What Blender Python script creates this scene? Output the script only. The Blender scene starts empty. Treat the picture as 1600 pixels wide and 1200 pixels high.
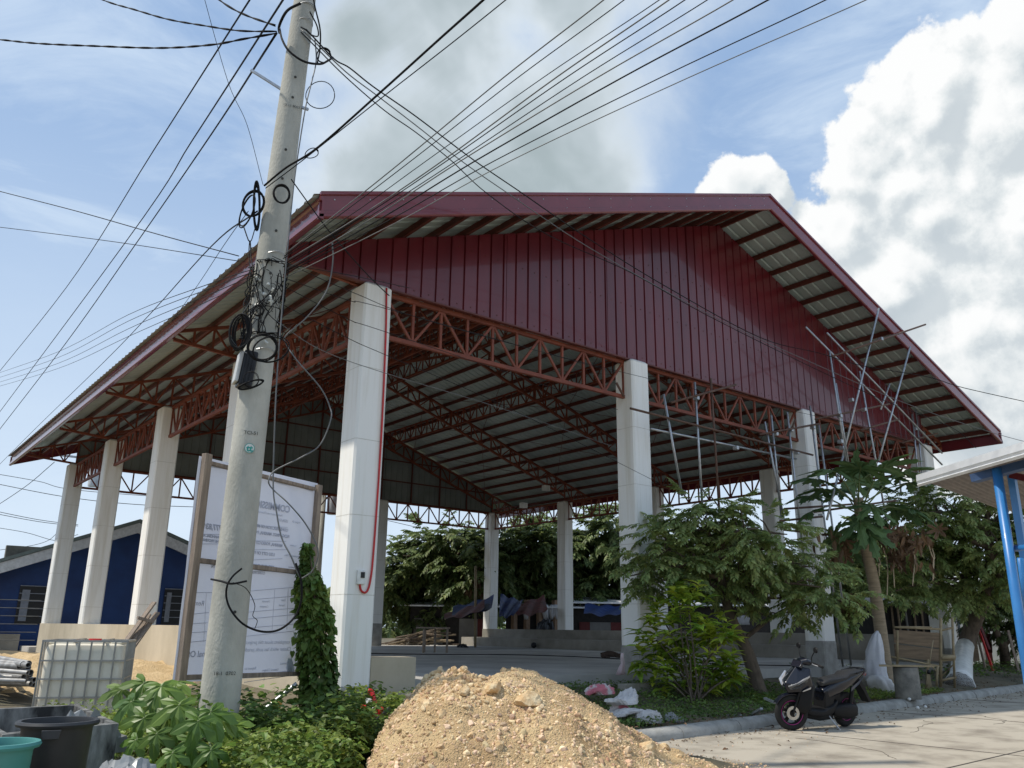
import bpy, math, random
import numpy as np
from mathutils import Vector, Matrix
scene = bpy.context.scene
R = math.radians
# ------------------------------------------------------------------ camera
CAM = np.array([-6.6464, -12.4155, 1.42])
YAW, PITCH, ROLL, FPX = R(38.4774), R(16.3055), R(0.7397), 1307.0
_F = np.array([math.sin(YAW)*math.cos(PITCH), math.cos(YAW)*math.cos(PITCH), math.sin(PITCH)])
_R = np.array([math.cos(YAW), -math.sin(YAW), 0.0]); _U = np.cross(_R, _F)
_R, _U = math.cos(ROLL)*_R + math.sin(ROLL)*_U, -math.sin(ROLL)*_R + math.cos(ROLL)*_U
cd = bpy.data.cameras.new('camera'); cam = bpy.data.objects.new('camera', cd)
scene.collection.objects.link(cam); scene.camera = cam
m = Matrix(((_R[0], _U[0], -_F[0], CAM[0]), (_R[1], _U[1], -_F[1], CAM[1]), (_R[2], _U[2], -_F[2], CAM[2]), (0, 0, 0, 1)))
cam.matrix_world = m
cd.sensor_width = 36; cd.lens = FPX/1600*36; cd.clip_start = 0.05; cd.clip_end = 3000
def ray(x, y): return _F + _R*(x-800)/FPX + _U*(600-y)/FPX
def at(x, y, d): return Vector(CAM + ray(x, y)*d)
def atz(x, y, z): r = ray(x, y); return Vector(CAM + r*(z-CAM[2])/r[2])
def atY(x, y, Y): r = ray(x, y); return Vector(CAM + r*(Y-CAM[1])/r[1])
# ------------------------------------------------------------------ sun and sky
SUN_EL, SUN_AZ = R(58), R(-61)          # azimuth from +Y towards +X
sd = Vector((math.sin(SUN_AZ)*math.cos(SUN_EL), math.cos(SUN_AZ)*math.cos(SUN_EL), math.sin(SUN_EL)))
sl = bpy.data.lights.new('sun', 'SUN'); sl.energy = 2.5; sl.angle = R(1.2); sl.color = (1.0, 0.93, 0.82)
so = bpy.data.objects.new('sun', sl); scene.collection.objects.link(so)
so.rotation_euler = (-sd).to_track_quat('-Z', 'Y').to_euler()
scene.view_settings.view_transform = 'Standard'; scene.view_settings.look = 'None'
scene.view_settings.gamma = 1; scene.view_settings.exposure = 0.68
w = bpy.data.worlds.new('World'); scene.world = w; w.use_nodes = True
nt = w.node_tree; N, L = nt.nodes, nt.links
for n in list(N): N.remove(n)
def wn(t, **k):
    n = N.new(t)
    for a, b in k.items(): setattr(n, a, b)
    return n
def wm(op, a, b=None, c=None, clamp=False):
    n = N.new('ShaderNodeMath'); n.operation = op; n.use_clamp = clamp
    for i, v in enumerate((a, b, c)):
        if v is None: continue
        if isinstance(v, (int, float)): n.inputs[i].default_value = v
        else: L.new(v, n.inputs[i])
    return n.outputs[0]
def wv(op, a, b=None, s=None):
    n = N.new('ShaderNodeVectorMath'); n.operation = op
    for i, v in enumerate((a, b)):
        if v is None: continue
        if isinstance(v, (tuple, list, Vector)): n.inputs[i].default_value = tuple(v)
        else: L.new(v, n.inputs[i])
    if s is not None:
        if isinstance(s, (int, float)): n.inputs['Scale'].default_value = s
        else: L.new(s, n.inputs['Scale'])
    return n
tc = wn('ShaderNodeTexCoord'); D0 = tc.outputs['Generated']
sky = wn('ShaderNodeTexSky'); sky.sky_type = 'NISHITA'; sky.sun_disc = False
sky.sun_elevation = SUN_EL; sky.sun_rotation = SUN_AZ; sky.air_density = 1.0; sky.dust_density = 1.2; sky.ozone_density = 1.6
def noise(vec, scale, det=6, rough=.55, dist=0):
    n = wn('ShaderNodeTexNoise'); n.inputs['Scale'].default_value = scale; n.inputs['Detail'].default_value = det
    n.inputs['Roughness'].default_value = rough; n.inputs['Distortion'].default_value = dist
    L.new(vec, n.inputs['Vector']); return n.outputs[0]
def noise_c(vec, scale):
    n = wn('ShaderNodeTexNoise'); n.inputs['Scale'].default_value = scale; n.inputs['Detail'].default_value = 3; L.new(vec, n.inputs['Vector'])
    return wv('SUBTRACT', n.outputs['Color'], (.5, .5, .5)).outputs[0]
def blobfield(vec, blobs):
    acc = None
    for (x, y, r) in blobs:
        c = Vector(ray(x, y)).normalized()
        rr = math.atan(r/FPX)
        d = wv('DISTANCE', vec, c).outputs['Value']
        q = wm('SUBTRACT', 1.0, wm('DIVIDE', d, rr))
        acc = q if acc is None else wm('SMOOTH_MAX', acc, q, .25)
    return acc
def remap(v, a, b, c=0., d=1.):
    n = wn('ShaderNodeMapRange'); n.interpolation_type = 'SMOOTHSTEP'
    for i, k in enumerate((a, b, c, d)): n.inputs[i+1].default_value = k
    L.new(v, n.inputs[0]); return n.outputs[0]
CUM = [(1590, 60, 90), (1470, 150, 105), (1560, 190, 150), (1400, 290, 120), (1345, 290, 70), (1320, 370, 95), (1470, 330, 150), (1600, 380, 170),
       (1160, 290, 55), (1205, 305, 40), (1120, 310, 40), (1400, 450, 170), (1530, 500, 150), (1600, 600, 160), (1500, 640, 120), (1262, 372, 40), (1760, 380, 260)]
def cumfield(vec):
    f = blobfield(vec, CUM)
    n1 = noise(vec, 8, 3, .5); n2 = noise(vec, 48, 4, .68)
    f = wm('ADD', f, wm('MULTIPLY', wm('SUBTRACT', n1, .5), 1.0))
    wob = wv('ADD', vec, wv('SCALE', noise_c(vec, 22), None, .035).outputs[0]).outputs[0]
    for sc_, am in ((12, .60), (27, .36)):     # billows
        v_ = wn('ShaderNodeTexVoronoi'); v_.inputs['Scale'].default_value = sc_
        L.new(wob, v_.inputs['Vector']); f = wm('ADD', f, wm('MULTIPLY', wm('SUBTRACT', .45, v_.outputs['Distance']), am))
    return wm('ADD', f, wm('MULTIPLY', wm('SUBTRACT', n2, .5), .42))
f0 = cumfield(D0)
off = Vector((_R*-0.65 + _U*0.75))*0.022
f1 = cumfield(wv('ADD', D0, off).outputs[0])
cum_mask = remap(f0, .0, .14)
lit = wm('SUBTRACT', f0, f1)
cum_b = remap(lit, -.28, .34)
deep = remap(f0, .25, 1.15)
big = noise(D0, 5.5, 4, .5)
shade = wm('SUBTRACT', wm('ADD', wm('MULTIPLY', cum_b, .66), .42), wm('MULTIPLY', wm('MULTIPLY', deep, remap(big, .36, .58)), .46), clamp=True)
def ramp(v, pts):
    n = wn('ShaderNodeValToRGB'); e = n.color_ramp.elements
    while len(e) < len(pts): e.new(.5)
    for i, (p, c) in enumerate(pts): e[i].position = p; e[i].color = (*c, 1)
    L.new(v, n.inputs[0]); return n.outputs[0]
cum_col = ramp(shade, [(0, (2.3, 2.7, 3.0)), (.35, (3.1, 3.45, 3.7)), (.65, (4.2, 4.45, 4.55)), (1, (5.3, 5.35, 5.35))])
# hazy grey cloud high in the middle
HZ = [(700, 60, 200), (640, 220, 180), (840, 200, 200), (890, 0, 120), (560, 60, 120), (560, 290, 120), (780, 290, 170), (930, 280, 90), (600, -150, 260), (900, -200, 260)]
hf = blobfield(D0, HZ)
hn = noise(D0, 5, 7, .6, .4)
hf = wm('ADD', hf, wm('MULTIPLY', wm('SUBTRACT', hn, .5), 1.3))
hz_mask = wm('MULTIPLY', remap(hf, -.2, .6), .95)
hz_core = wm('MULTIPLY', remap(hf, .15, .75), remap(noise(D0, 3.3, 5, .55, .3), .25, .55))
hz_col = ramp(hz_core, [(0, (4.3, 4.7, 5.0)), (.5, (3.0, 3.4, 3.6)), (1, (2.15, 2.55, 2.65))])
# thin wisps everywhere, denser to the horizon
sep = wn('ShaderNodeSeparateXYZ'); L.new(D0, sep.inputs[0]); zz = sep.outputs[2]
mp = wn('ShaderNodeMapping'); mp.inputs['Scale'].default_value = (1, 1, 2.6); mp.inputs['Rotation'].default_value = (.3, .2, .4); L.new(D0, mp.inputs[0])
cn = noise(mp.outputs[0], 3.2, 9, .62, .6)
wisp = wm('MULTIPLY', remap(cn, .38, .74), .62)
hor = remap(zz, .62, .05, 0., .8)
wm_all = wm('MAXIMUM', wisp, wm('MULTIPLY', hor, wm('ADD', .65, wm('MULTIPLY', cn, .6))), clamp=True)
def mixc(f, a, b):
    n = wn('ShaderNodeMix', data_type='RGBA'); 
    if isinstance(f, (int, float)): n.inputs[0].default_value = f
    else: L.new(f, n.inputs[0])
    for s_, v in ((6, a), (7, b)):
        if isinstance(v, tuple): n.inputs[s_].default_value = (*v, 1)
        else: L.new(v, n.inputs[s_])
    return n.outputs[2]
skc = wv('SCALE', sky.outputs[0], None, 1.0).outputs[0]
# humid tropical air: the clear blue is veiled
c = mixc(.85, skc, (1.75, 2.6, 4.0))
c = mixc(wm_all, c, (4.2, 4.85, 5.5))
c = mixc(hz_mask, c, hz_col)
c = mixc(cum_mask, c, cum_col)
below = remap(zz, 0.0, -.03)
c = mixc(below, c, (1.2, 1.15, 1.0))
bg = wn('ShaderNodeBackground'); bg.inputs['Strength'].default_value = 0.116; L.new(c, bg.inputs[0])
wo = wn('ShaderNodeOutputWorld'); L.new(bg.outputs[0], wo.inputs[0])
# ------------------------------------------------------------------ helpers
COL = scene.collection
def mat(name, col, rough=.7, var=.15, scale=6., col2=None, bump=0., bscale=40., metal=0., stretch=(1, 1, 1), spec=.5, trans=0., island=0., coat=0., lo=.35, hi=.65, bdist=.02):
    mt = bpy.data.materials.new(name); mt.use_nodes = True
    n = mt.node_tree.nodes; l = mt.node_tree.links; b = n['Principled BSDF']
    b.inputs['Roughness'].default_value = rough; b.inputs['Metallic'].default_value = metal
    b.inputs['Specular IOR Level'].default_value = spec; b.inputs['Coat Weight'].default_value = coat
    t = n.new('ShaderNodeTexCoord'); mpn = n.new('ShaderNodeMapping'); mpn.inputs['Scale'].default_value = stretch
    l.new(t.outputs['Object'], mpn.inputs[0])
    nz = n.new('ShaderNodeTexNoise'); nz.inputs['Scale'].default_value = scale; nz.inputs['Detail'].default_value = 7; nz.inputs['Roughness'].default_value = .62
    l.new(mpn.outputs[0], nz.inputs['Vector'])
    rp = n.new('ShaderNodeValToRGB'); rp.color_ramp.elements[0].position = lo; rp.color_ramp.elements[1].position = hi
    c2 = col2 if col2 else tuple(max(0, x*(1-var)) for x in col); c1 = col if col2 else tuple(min(1, x*(1+var)) for x in col)
    rp.color_ramp.elements[0].color = (*c2, 1); rp.color_ramp.elements[1].color = (*c1, 1)
    l.new(nz.outputs[0], rp.inputs[0]); out = rp.outputs[0]
    if island:
        g = n.new('ShaderNodeNewGeometry'); hs = n.new('ShaderNodeHueSaturation')
        a = n.new('ShaderNodeMapRange'); a.inputs[3].default_value = 1-island; a.inputs[4].default_value = 1+island
        l.new(g.outputs['Random Per Island'], a.inputs[0]); l.new(a.outputs[0], hs.inputs['Value'])
        a2 = n.new('ShaderNodeMapRange'); a2.inputs[3].default_value = .5-island*.10; a2.inputs[4].default_value = .5+island*.03
        mm = n.new('ShaderNodeMath'); mm.operation = 'MULTIPLY'; mm.inputs[1].default_value = 7.31; fr = n.new('ShaderNodeMath'); fr.operation = 'FRACT'
        l.new(g.outputs['Random Per Island'], mm.inputs[0]); l.new(mm.outputs[0], fr.inputs[0]); l.new(fr.outputs[0], a2.inputs[0]); l.new(a2.outputs[0], hs.inputs['Hue'])
        l.new(out, hs.inputs['Color']); out = hs.outputs[0]
    l.new(out, b.inputs['Base Color'])
    if bump:
        bz = n.new('ShaderNodeTexNoise'); bz.inputs['Scale'].default_value = bscale; bz.inputs['Detail'].default_value = 5
        l.new(mpn.outputs[0], bz.inputs['Vector']); bm_ = n.new('ShaderNodeBump'); bm_.inputs['Strength'].default_value = bump; bm_.inputs['Distance'].default_value = bdist
        l.new(bz.outputs[0], bm_.inputs['Height']); l.new(bm_.outputs[0], b.inputs['Normal'])
    if trans:
        tl = n.new('ShaderNodeBsdfTranslucent'); mx = n.new('ShaderNodeMixShader'); mx.inputs[0].default_value = trans
        l.new(out, tl.inputs[0]); l.new(b.outputs[0], mx.inputs[1]); l.new(tl.outputs[0], mx.inputs[2])
        l.new(mx.outputs[0], n['Material Output'].inputs[0])
    return mt
def prop(o, label=None, cat=None, group=None, kind=None):
    if label: o['label'] = label
    if cat: o['category'] = cat
    if group: o['group'] = group
    if kind: o['kind'] = kind
    return o
def empty(name, loc, label, cat, group=None, rz=0):
    o = bpy.data.objects.new(name, None); o.location = loc; o.rotation_euler = (0, 0, rz); COL.objects.link(o)
    o.empty_display_size = .1
    return prop(o, label, cat, group)
def rawobj(name, V, T, mt, parent=None, smooth=False, local=None):
    """mesh from numpy triangles/quads; world coordinates are made local to the parent"""
    V = np.asarray(V, dtype=np.float32); T = np.asarray(T, dtype=np.int32)
    me = bpy.data.meshes.new(name); k = T.shape[1]
    me.vertices.add(len(V)); me.vertices.foreach_set('co', V.ravel())
    me.loops.add(T.size); me.loops.foreach_set('vertex_index', T.ravel())
    me.polygons.add(len(T)); me.polygons.foreach_set('loop_start', np.arange(len(T), dtype=np.int32)*k)
    me.polygons.foreach_set('loop_total', np.full(len(T), k, dtype=np.int32))
    me.polygons.foreach_set('use_smooth', np.full(len(T), bool(smooth)))
    me.update(calc_edges=True); me.materials.append(mt)
    return link(name, me, parent)
def root_of(p):
    while p.parent: p = p.parent
    return p
def link(name, me, parent=None):
    o = bpy.data.objects.new(name, me); COL.objects.link(o)
    if parent is not None:
        o.parent = parent
        r = root_of(parent)
        if r.type == 'EMPTY' and not r.get('_local'):
            M = Matrix.Translation(r.location) @ r.rotation_euler.to_matrix().to_4x4()
            o.matrix_parent_inverse = M.inverted() if parent == r else Matrix.Identity(4)
            if parent != r: o.matrix_parent_inverse = Matrix.Identity(4)
    return o
class MB:
    def __init__(s): s.v = []; s.f = []
    def add(s, vs, fs):
        k = len(s.v); s.v += [tuple(v) for v in vs]; s.f += [tuple(i+k for i in f) for f in fs]; return s
    def box(s, a, b, M=None):
        x0, y0, z0 = a; x1, y1, z1 = b
        vs = [(x0, y0, z0), (x1, y0, z0), (x1, y1, z0), (x0, y1, z0), (x0, y0, z1), (x1, y0, z1), (x1, y1, z1), (x0, y1, z1)]
        if M is not None: vs = [M @ Vector(v) for v in vs]
        return s.add(vs, [(3, 2, 1, 0), (4, 5, 6, 7), (0, 1, 5, 4), (1, 2, 6, 5), (2, 3, 7, 6), (3, 0, 4, 7)])
    def bar(s, p, q, w, h=None, up=(0, 0, 1)):
        p, q = Vector(p), Vector(q); d = q-p; Ln = d.length
        if Ln < 1e-6: return s
        d /= Ln; h = h or w; u = Vector(up)
        if abs(d.dot(u)) > .98: u = Vector((0, 1, 0))
        x = d.cross(u).normalized(); y = x.cross(d)
        M = Matrix(((x.x, d.x, y.x, p.x), (x.y, d.y, y.y, p.y), (x.z, d.z, y.z, p.z), (0, 0, 0, 1)))
        return s.box((-w/2, 0, -h/2), (w/2, Ln, h/2), M)
    def ring(s, c, x, y, pts):
        k = len(s.v); s.v += [tuple(Vector(c)+x*a+y*b) for a, b in pts]; return k
    def tube(s, pts, r, n=8, cap=True):
        pts = [Vector(p) for p in pts]; m_ = len(pts)
        rs = r if isinstance(r, (list, tuple)) else [r]*m_
        t0 = (pts[1]-pts[0]).normalized(); u = Vector((0, 0, 1)) if abs(t0.z) < .9 else Vector((1, 0, 0))
        x = t0.cross(u).normalized(); ks = []
        for i, p in enumerate(pts):
            t = (pts[min(i+1, m_-1)]-pts[max(i-1, 0)])
            if t.length < 1e-9: t = t0
            t.normalize(); x = (x-t*x.dot(t)); 
            if x.length < 1e-6: x = t.orthogonal()
            x.normalize(); y = t.cross(x)
            ks.append(s.ring(p, x, y, [(rs[i]*math.cos(a*2*math.pi/n), rs[i]*math.sin(a*2*math.pi/n)) for a in range(n)]))
        for a, b in zip(ks, ks[1:]):
            s.f += [(a+i, a+(i+1) % n, b+(i+1) % n, b+i) for i in range(n)]
        if cap: s.f += [tuple(ks[0]+i for i in range(n))[::-1], tuple(ks[-1]+i for i in range(n))]
        return s
    def prism(s, poly, e, M=None):
        """poly in 3d, extruded by vector e"""
        n = len(poly); e = Vector(e); P = [Vector(p) for p in poly]; vs = P+[p+e for p in P]
        if M is not None: vs = [M @ v for v in vs]
        return s.add(vs, [tuple(range(n))[::-1], tuple(range(n, 2*n))]+[(i, (i+1) % n, n+(i+1) % n, n+i) for i in range(n)])
    def lathe(s, prof, c=(0, 0, 0), n=24, M=None):
        k = len(s.v); c = Vector(c)
        for r, z in prof:
            for i in range(n):
                v = c+Vector((r*math.cos(i*2*math.pi/n), r*math.sin(i*2*math.pi/n), z))
                s.v.append(tuple(M @ v if M is not None else v))
        for j in range(len(prof)-1):
            a = k+j*n; b = a+n
            s.f += [(a+i, a+(i+1) % n, b+(i+1) % n, b+i) for i in range(n)]
        return s
    def loft(s, rings, cap=True, closed=True):
        n = len(rings[0]); ks = []
        for r in rings: ks.append(len(s.v)); s.v += [tuple(p) for p in r]
        for a, b in zip(ks, ks[1:]):
            s.f += [(a+i, a+(i+1) % n, b+(i+1) % n, b+i) for i in range(n if closed else n-1)]
        if cap: s.f += [tuple(ks[0]+i for i in range(n))[::-1], tuple(ks[-1]+i for i in range(n))]
        return s
    def build(s, name, mt, parent=None, smooth=False, bevel=0, sub=0, auto=False):
        me = bpy.data.meshes.new(name); me.from_pydata(s.v, [], s.f); me.materials.append(mt)
        if smooth or auto:
            me.polygons.foreach_set('use_smooth', [True]*len(me.polygons))
        if auto:
            try: me.set_sharp_from_angle(angle=R(40))
            except Exception: pass
        me.update(); o = link(name, me, parent)
        if sub: md = o.modifiers.new('s', 'SUBSURF'); md.levels = sub; md.render_levels = sub
        if bevel: md = o.modifiers.new('b', 'BEVEL'); md.width = bevel; md.segments = 2; md.limit_method = 'ANGLE'
        return o
def spline(pts, k=8):
    P = [Vector(p) for p in pts]; P = [P[0]*2-P[1]]+P+[P[-1]*2-P[-2]]; out = []
    for i in range(1, len(P)-2):
        for j in range(k):
            t = j/k; a, b, c_, d = P[i-1], P[i], P[i+1], P[i+2]
            out.append(.5*((2*b)+(c_-a)*t+(2*a-5*b+4*c_-d)*t*t+(-a+3*b-3*c_+d)*t**3))
    out.append(P[-2]); return out
# ------------------------------------------------------------------ ground
def sst(t): t = min(1, max(0, t)); return t*t*(3-2*t)
def yk(x): return -4.47+.105*x if x < 20 else -2.37+.105*(x-20)
def gz(x, y):
    a = .12+.27*sst((y+3.2)/2.8)
    b = .03+.40*sst((y-1.0)/7)
    t = sst((x+1.6)/1.6)
    z = a*t+b*(1-t)
    if x < 2.2: z = z*(1-.75*sst((2.2-x)/2)*sst((-3.2-y)/1.5))
    if y < yk(x)+.12 and x > 1.4: z = -.02
    if y < -7.2: z = -.02
    return z
rng = np.random.default_rng(5); random.seed(7)
M_ground = mat('dirt_ground', (.17, .135, .09), .95, col2=(.07, .068, .04), scale=1.3, bump=.6, bscale=25)
M_road = mat('road_concrete', (.43, .385, .31), .9, col2=(.21, .18, .14), scale=1.5, bump=.25, bscale=60, lo=.28, hi=.55)
M_conc = mat('raw_concrete', (.36, .335, .29), .9, col2=(.24, .225, .19), scale=1.2, bump=.3, bscale=30)
M_plaster = mat('plaster', (.56, .49, .37), .9, col2=(.40, .345, .25), scale=.7, bump=.2, bscale=30, stretch=(1, 1, .6))
M_floor = mat('slab', (.50, .485, .45), .85, col2=(.30, .29, .27), scale=.55, bump=.1)
M_kerb = mat('kerb_concrete', (.40, .39, .36), .9, col2=(.24, .235, .21), scale=3, bump=.4, bscale=40)
M_sand = mat('sand', (.62, .46, .26), .95, col2=(.46, .33, .17), scale=3, bump=.8, bscale=25, bdist=.05)
def rng_axis(a, b, fine0, fine1, step, grow=1.35):
    c_ = list(np.arange(fine0, fine1, step)); s_ = step; x = fine0
    left = []
    while x > a: s_ *= grow; x -= s_; left.append(x)
    s_ = step; x = c_[-1]; right = []
    while x < b: s_ *= grow; x += s_; right.append(x)
    return left[::-1]+c_+right
xs = rng_axis(-1500, 1500, -14, 32, .22); ys = rng_axis(-1500, 1500, -9.5, 14, .22)
V = []; 
for y in ys:
    for x in xs:
        z = gz(x, y)
        if z > .02 and abs(x) < 40 and abs(y) < 40: z += .03*math.sin(x*2.1+y*1.3)*math.sin(y*1.7-x*.6)+.01*math.sin(x*7.1)*math.cos(y*6.3)
        V.append((x, y, z))
nx = len(xs); T = [(j*nx+i, j*nx+i+1, (j+1)*nx+i+1, (j+1)*nx+i) for j in range(len(ys)-1) for i in range(nx-1)]
prop(rawobj('ground', V, T, M_ground, smooth=True), kind='structure')
# road: concrete panels (sheet) with joints
b_ = MB(); b_.v = [(-9, -60, 0), (80, -60, 0), (80, yk(80)+.2, 0), (20, yk(20)+.06, 0), (1.5, yk(1.5)+.06, 0), (.6, -5.2, 0), (-2.6, -7.2, 0), (-9, -7.2, 0)]
b_.f = [tuple(range(8))]; prop(b_.build('road', M_road), kind='structure')
M_joint = mat('road_joint', (.07, .06, .05), .9)
b_ = MB()
for (p, q) in (((0.2, -7.75, 0), (60, -1.95-2.6, 0)),):
    b_.bar((p[0], p[1], .002), (q[0], q[1], .002), .022, .004)
for k in range(0, 9):
    x = 4.9+k*4.6; b_.bar((x, yk(x)+.04, .002), (x+.9, yk(x)-12, .002), .02, .004)
for sd_, (x, y) in enumerate(((6.5, -5.6), (10.2, -4.6), (3.6, -6.9), (14, -4.9))):
    rr_ = random.Random(sd_+50); a = rr_.uniform(-.9, .3); p = Vector((x, y, .0022))
    for k in range(22):
        a += rr_.gauss(0, .35); q = p+Vector((math.cos(a), math.sin(a), 0))*rr_.uniform(.05, .14); b_.bar(p, q, .006, .003); p = q
prop(b_.build('road_joint', M_joint), kind='structure')
# rolled kerb, cast in lengths
b_ = MB(); x = 1.9
prof = [(-.02, -.05), (-.02, .06), (.02, .115), (.08, .142), (.15, .15), (.22, .142), (.27, .12), (.28, -.05)]
for k in range(46):
    ln = 1.5 if k % 2 else 1.1; x1 = x+ln-.012
    rings = []
    for t in (0, 1):
        xx = x if t == 0 else x1; jj = random.uniform(-.008, .008)
        rings.append([(xx, yk(xx)+py-.02+jj, pz+random.uniform(-.004, .004)) for py, pz in prof])
    if not (4.35 < (x+x1)/2 < 4.9 and False): b_.loft(rings)
    x += ln
prop(b_.build('kerb', M_kerb, auto=True), kind='structure')
# sand spread left of the court, and light gravel strip behind it
def heap(name, cx, cy, rx, ry, h, mt, z0=None, n=40, rough=.06, label=None, cat=None, kind=None):
    V = []; F = []
    for j in range(n+1):
        for i in range(n+1):
            u, v = -1+2*i/n, -1+2*j/n; r = math.hypot(u, v)
            x, y = cx+u*rx, cy+v*ry
            hh = h*max(0, 1-r)**.8*(1+.3*math.sin(x*2.3+y)*math.cos(y*3.1)) + (rough*(random.random()-.5)*2 if r < .97 else 0)
            V.append((x, y, gz(x, y)+hh-(.02 if r < 1 else .25)+.03))
    T = [(j*(n+1)+i, j*(n+1)+i+1, (j+1)*(n+1)+i+1, (j+1)*(n+1)+i) for j in range(n) for i in range(n)]
    return prop(rawobj(name, V, T, mt, smooth=True), label, cat, kind=kind)
heap('sand', -2.4, 9.0, 3.2, 5.0, .32, M_sand, kind='stuff')
heap('sand', -8.2, 6.2, 3.2, 4.5, .25, M_sand, kind='stuff')
# ------------------------------------------------------------------ the covered court
S = .62; Z0 = .428
SX, SY, HC, CW = 10.7339*S, 9.1068*S, 10.9533*S+Z0, .8726*S
OA, OB, BB = 2.7574*S, 2.99*S, 3.8136*S
ZE, ZR, ZT, TH = 11.6752*S+Z0, 18.46*S+Z0, 9.5821*S+Z0, .6289*S
ZP = 1.5664*S+Z0; ZF = .60
XM = 1.5*SX; XR = 3*SX; YB = 4*SY; h = CW/2
SLOPE = (ZR-ZE)/(XM+OB)
def zroof(x): return ZR-SLOPE*abs(x-XM)
court = empty('covered_court', (XM, YB/2, .3), 'huge open-sided covered court with a maroon gable roof on tall white columns', 'court')
M_col = mat('white_painted_concrete', (.88, .87, .83), .75, col2=(.73, .70, .62), scale=2.2, stretch=(2.6, 2.6, .16), bump=.15, bscale=12, lo=.28, hi=.52)
M_colb = mat('bare_column_foot', (.40, .39, .36), .9, col2=(.27, .26, .24), scale=4, bump=.4)
M_red = mat('maroon_sheet', (.15, .016, .022), .3, col2=(.10, .010, .015), scale=1.2, stretch=(1, 1, .3), bump=.05, bscale=2.2, bdist=.02, coat=.35)
M_fas = mat('maroon_flashing', (.17, .026, .034), .16, var=.1, scale=2, bump=.25, bscale=1.6, bdist=.03, coat=.4)
M_top = mat('weathered_roof_top', (.13, .085, .07), .6, col2=(.08, .055, .05), scale=1.5)
M_under = mat('galvanised_underside', (.46, .53, .52), .5, col2=(.32, .375, .365), scale=.8, stretch=(1, .3, 1), metal=.15, spec=.4)
M_grey = mat('gable_sheet_inside', (.24, .265, .255), .55, col2=(.18, .20, .19), scale=.8)
M_steel = mat('red_oxide_steel', (.25, .060, .026), .6, col2=(.15, .035, .017), scale=3)
M_purl = mat('red_oxide_purlin', (.14, .030, .018), .55, col2=(.09, .02, .014), scale=2)
M_redp = mat('red_conduit', (.55, .02, .02), .4)
M_whitep = mat('white_plastic', (.75, .75, .72), .4)
M_black = mat('black_plastic', (.012, .012, .014), .4, spec=.4)
M_joint2 = mat('faint_joint', (.72, .70, .64), .9, col2=(.58, .56, .50), scale=9)
def column(x, y, foot, base, label=None):
    b = MB(); e = .035; rings = []
    def sec(z, w=h, e=e):
        return [(x-w+e, y-w, z), (x+w-e, y-w, z), (x+w, y-w+e, z), (x+w, y+w-e, z), (x+w-e, y+w, z), (x-w+e, y+w, z), (x-w, y+w-e, z), (x-w, y-w+e, z)]
    for z in (foot, foot+.03, 2.6, 4.6, HC-.05): rings.append(sec(z))
    rings.append(sec(HC, h-.05, .03)); b.loft(rings)
    c_ = b.build('column', M_col, court, auto=True)
    if label: c_['label'] = label
    for z in (1.9+.05*(x % 3), 3.15, 4.4, 5.65):   # formwork joints
        b3 = MB(); b3.loft([sec(z, h+.0015), sec(z+.012, h+.0015)], cap=False); b3.build('formwork_joint', M_joint2, c_)
    if base < foot:
        b2 = MB(); b2.loft([sec(base, h+.012), sec(foot+.05*random.random(), h+.012), sec(foot+.08, h-.002)]); b2.build('column_foot', M_colb, c_)
    return c_
for i in range(4):
    cc = column(i*SX, 0, .47 if i == 0 else .95+.1*i % .3, .2)
    if i == 0:
        cc['label'] = 'column with red conduit and a small white outlet box'
        def fp(px, py): return atY(px, py, -h-.02)
        p = [fp(604, 450), fp(603, 520), fp(598, 640), fp(591, 760), fp(583, 870), fp(579, 905), fp(575, 921), fp(570, 926), fp(564, 922), fp(562, 912)]
        MB().tube(spline(p, 6), .017, 8).build('conduit', M_redp, cc, smooth=True)
        q = fp(564, 901); MB().box((q.x-.07, -h-.05, q.z-.12), (q.x+.07, -h-.003, q.z+.10)).build('outlet_box', M_whitep, cc, bevel=.01)
        MB().box((q.x-.02, -h-.062, q.z-.02), (q.x+.045, -h-.05, q.z+.07)).build('outlet_box_window', M_black, cc)
for j in range(1, 5): column(0, j*SY, ZP, ZP)
for j in range(1, 5): column(XR, j*SY, ZP if j < 5 else ZF, ZP)
for i in (1, 2): column(i*SX, YB, ZF+.9, ZF)
# plinth walls, floor and tiers
MB().box((-.02-h, h+.0, .1), (h-.05, YB+h+.02, ZP)).build('side_plinth', M_plaster, court)
MB().box((h+.002, -h+.02, .1), (1.10, h-.05, .955)).build('plinth_stub', M_plaster, court)
MB().box((-h+.1, -.15, .0), (XR+h-.1, YB+.4, ZF)).build('floor_slab', M_floor, court)
MB().box((XR-h-.02, -.1, .1), (XR+h+.1, YB+h, ZP)).build('side_plinth', M_conc, court)
MB().box((XR-1.35, 3.4, .1), (XR-h-.021, YB+h+.3, ZP-.40)).build('seating_tier', M_conc, court)
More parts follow.
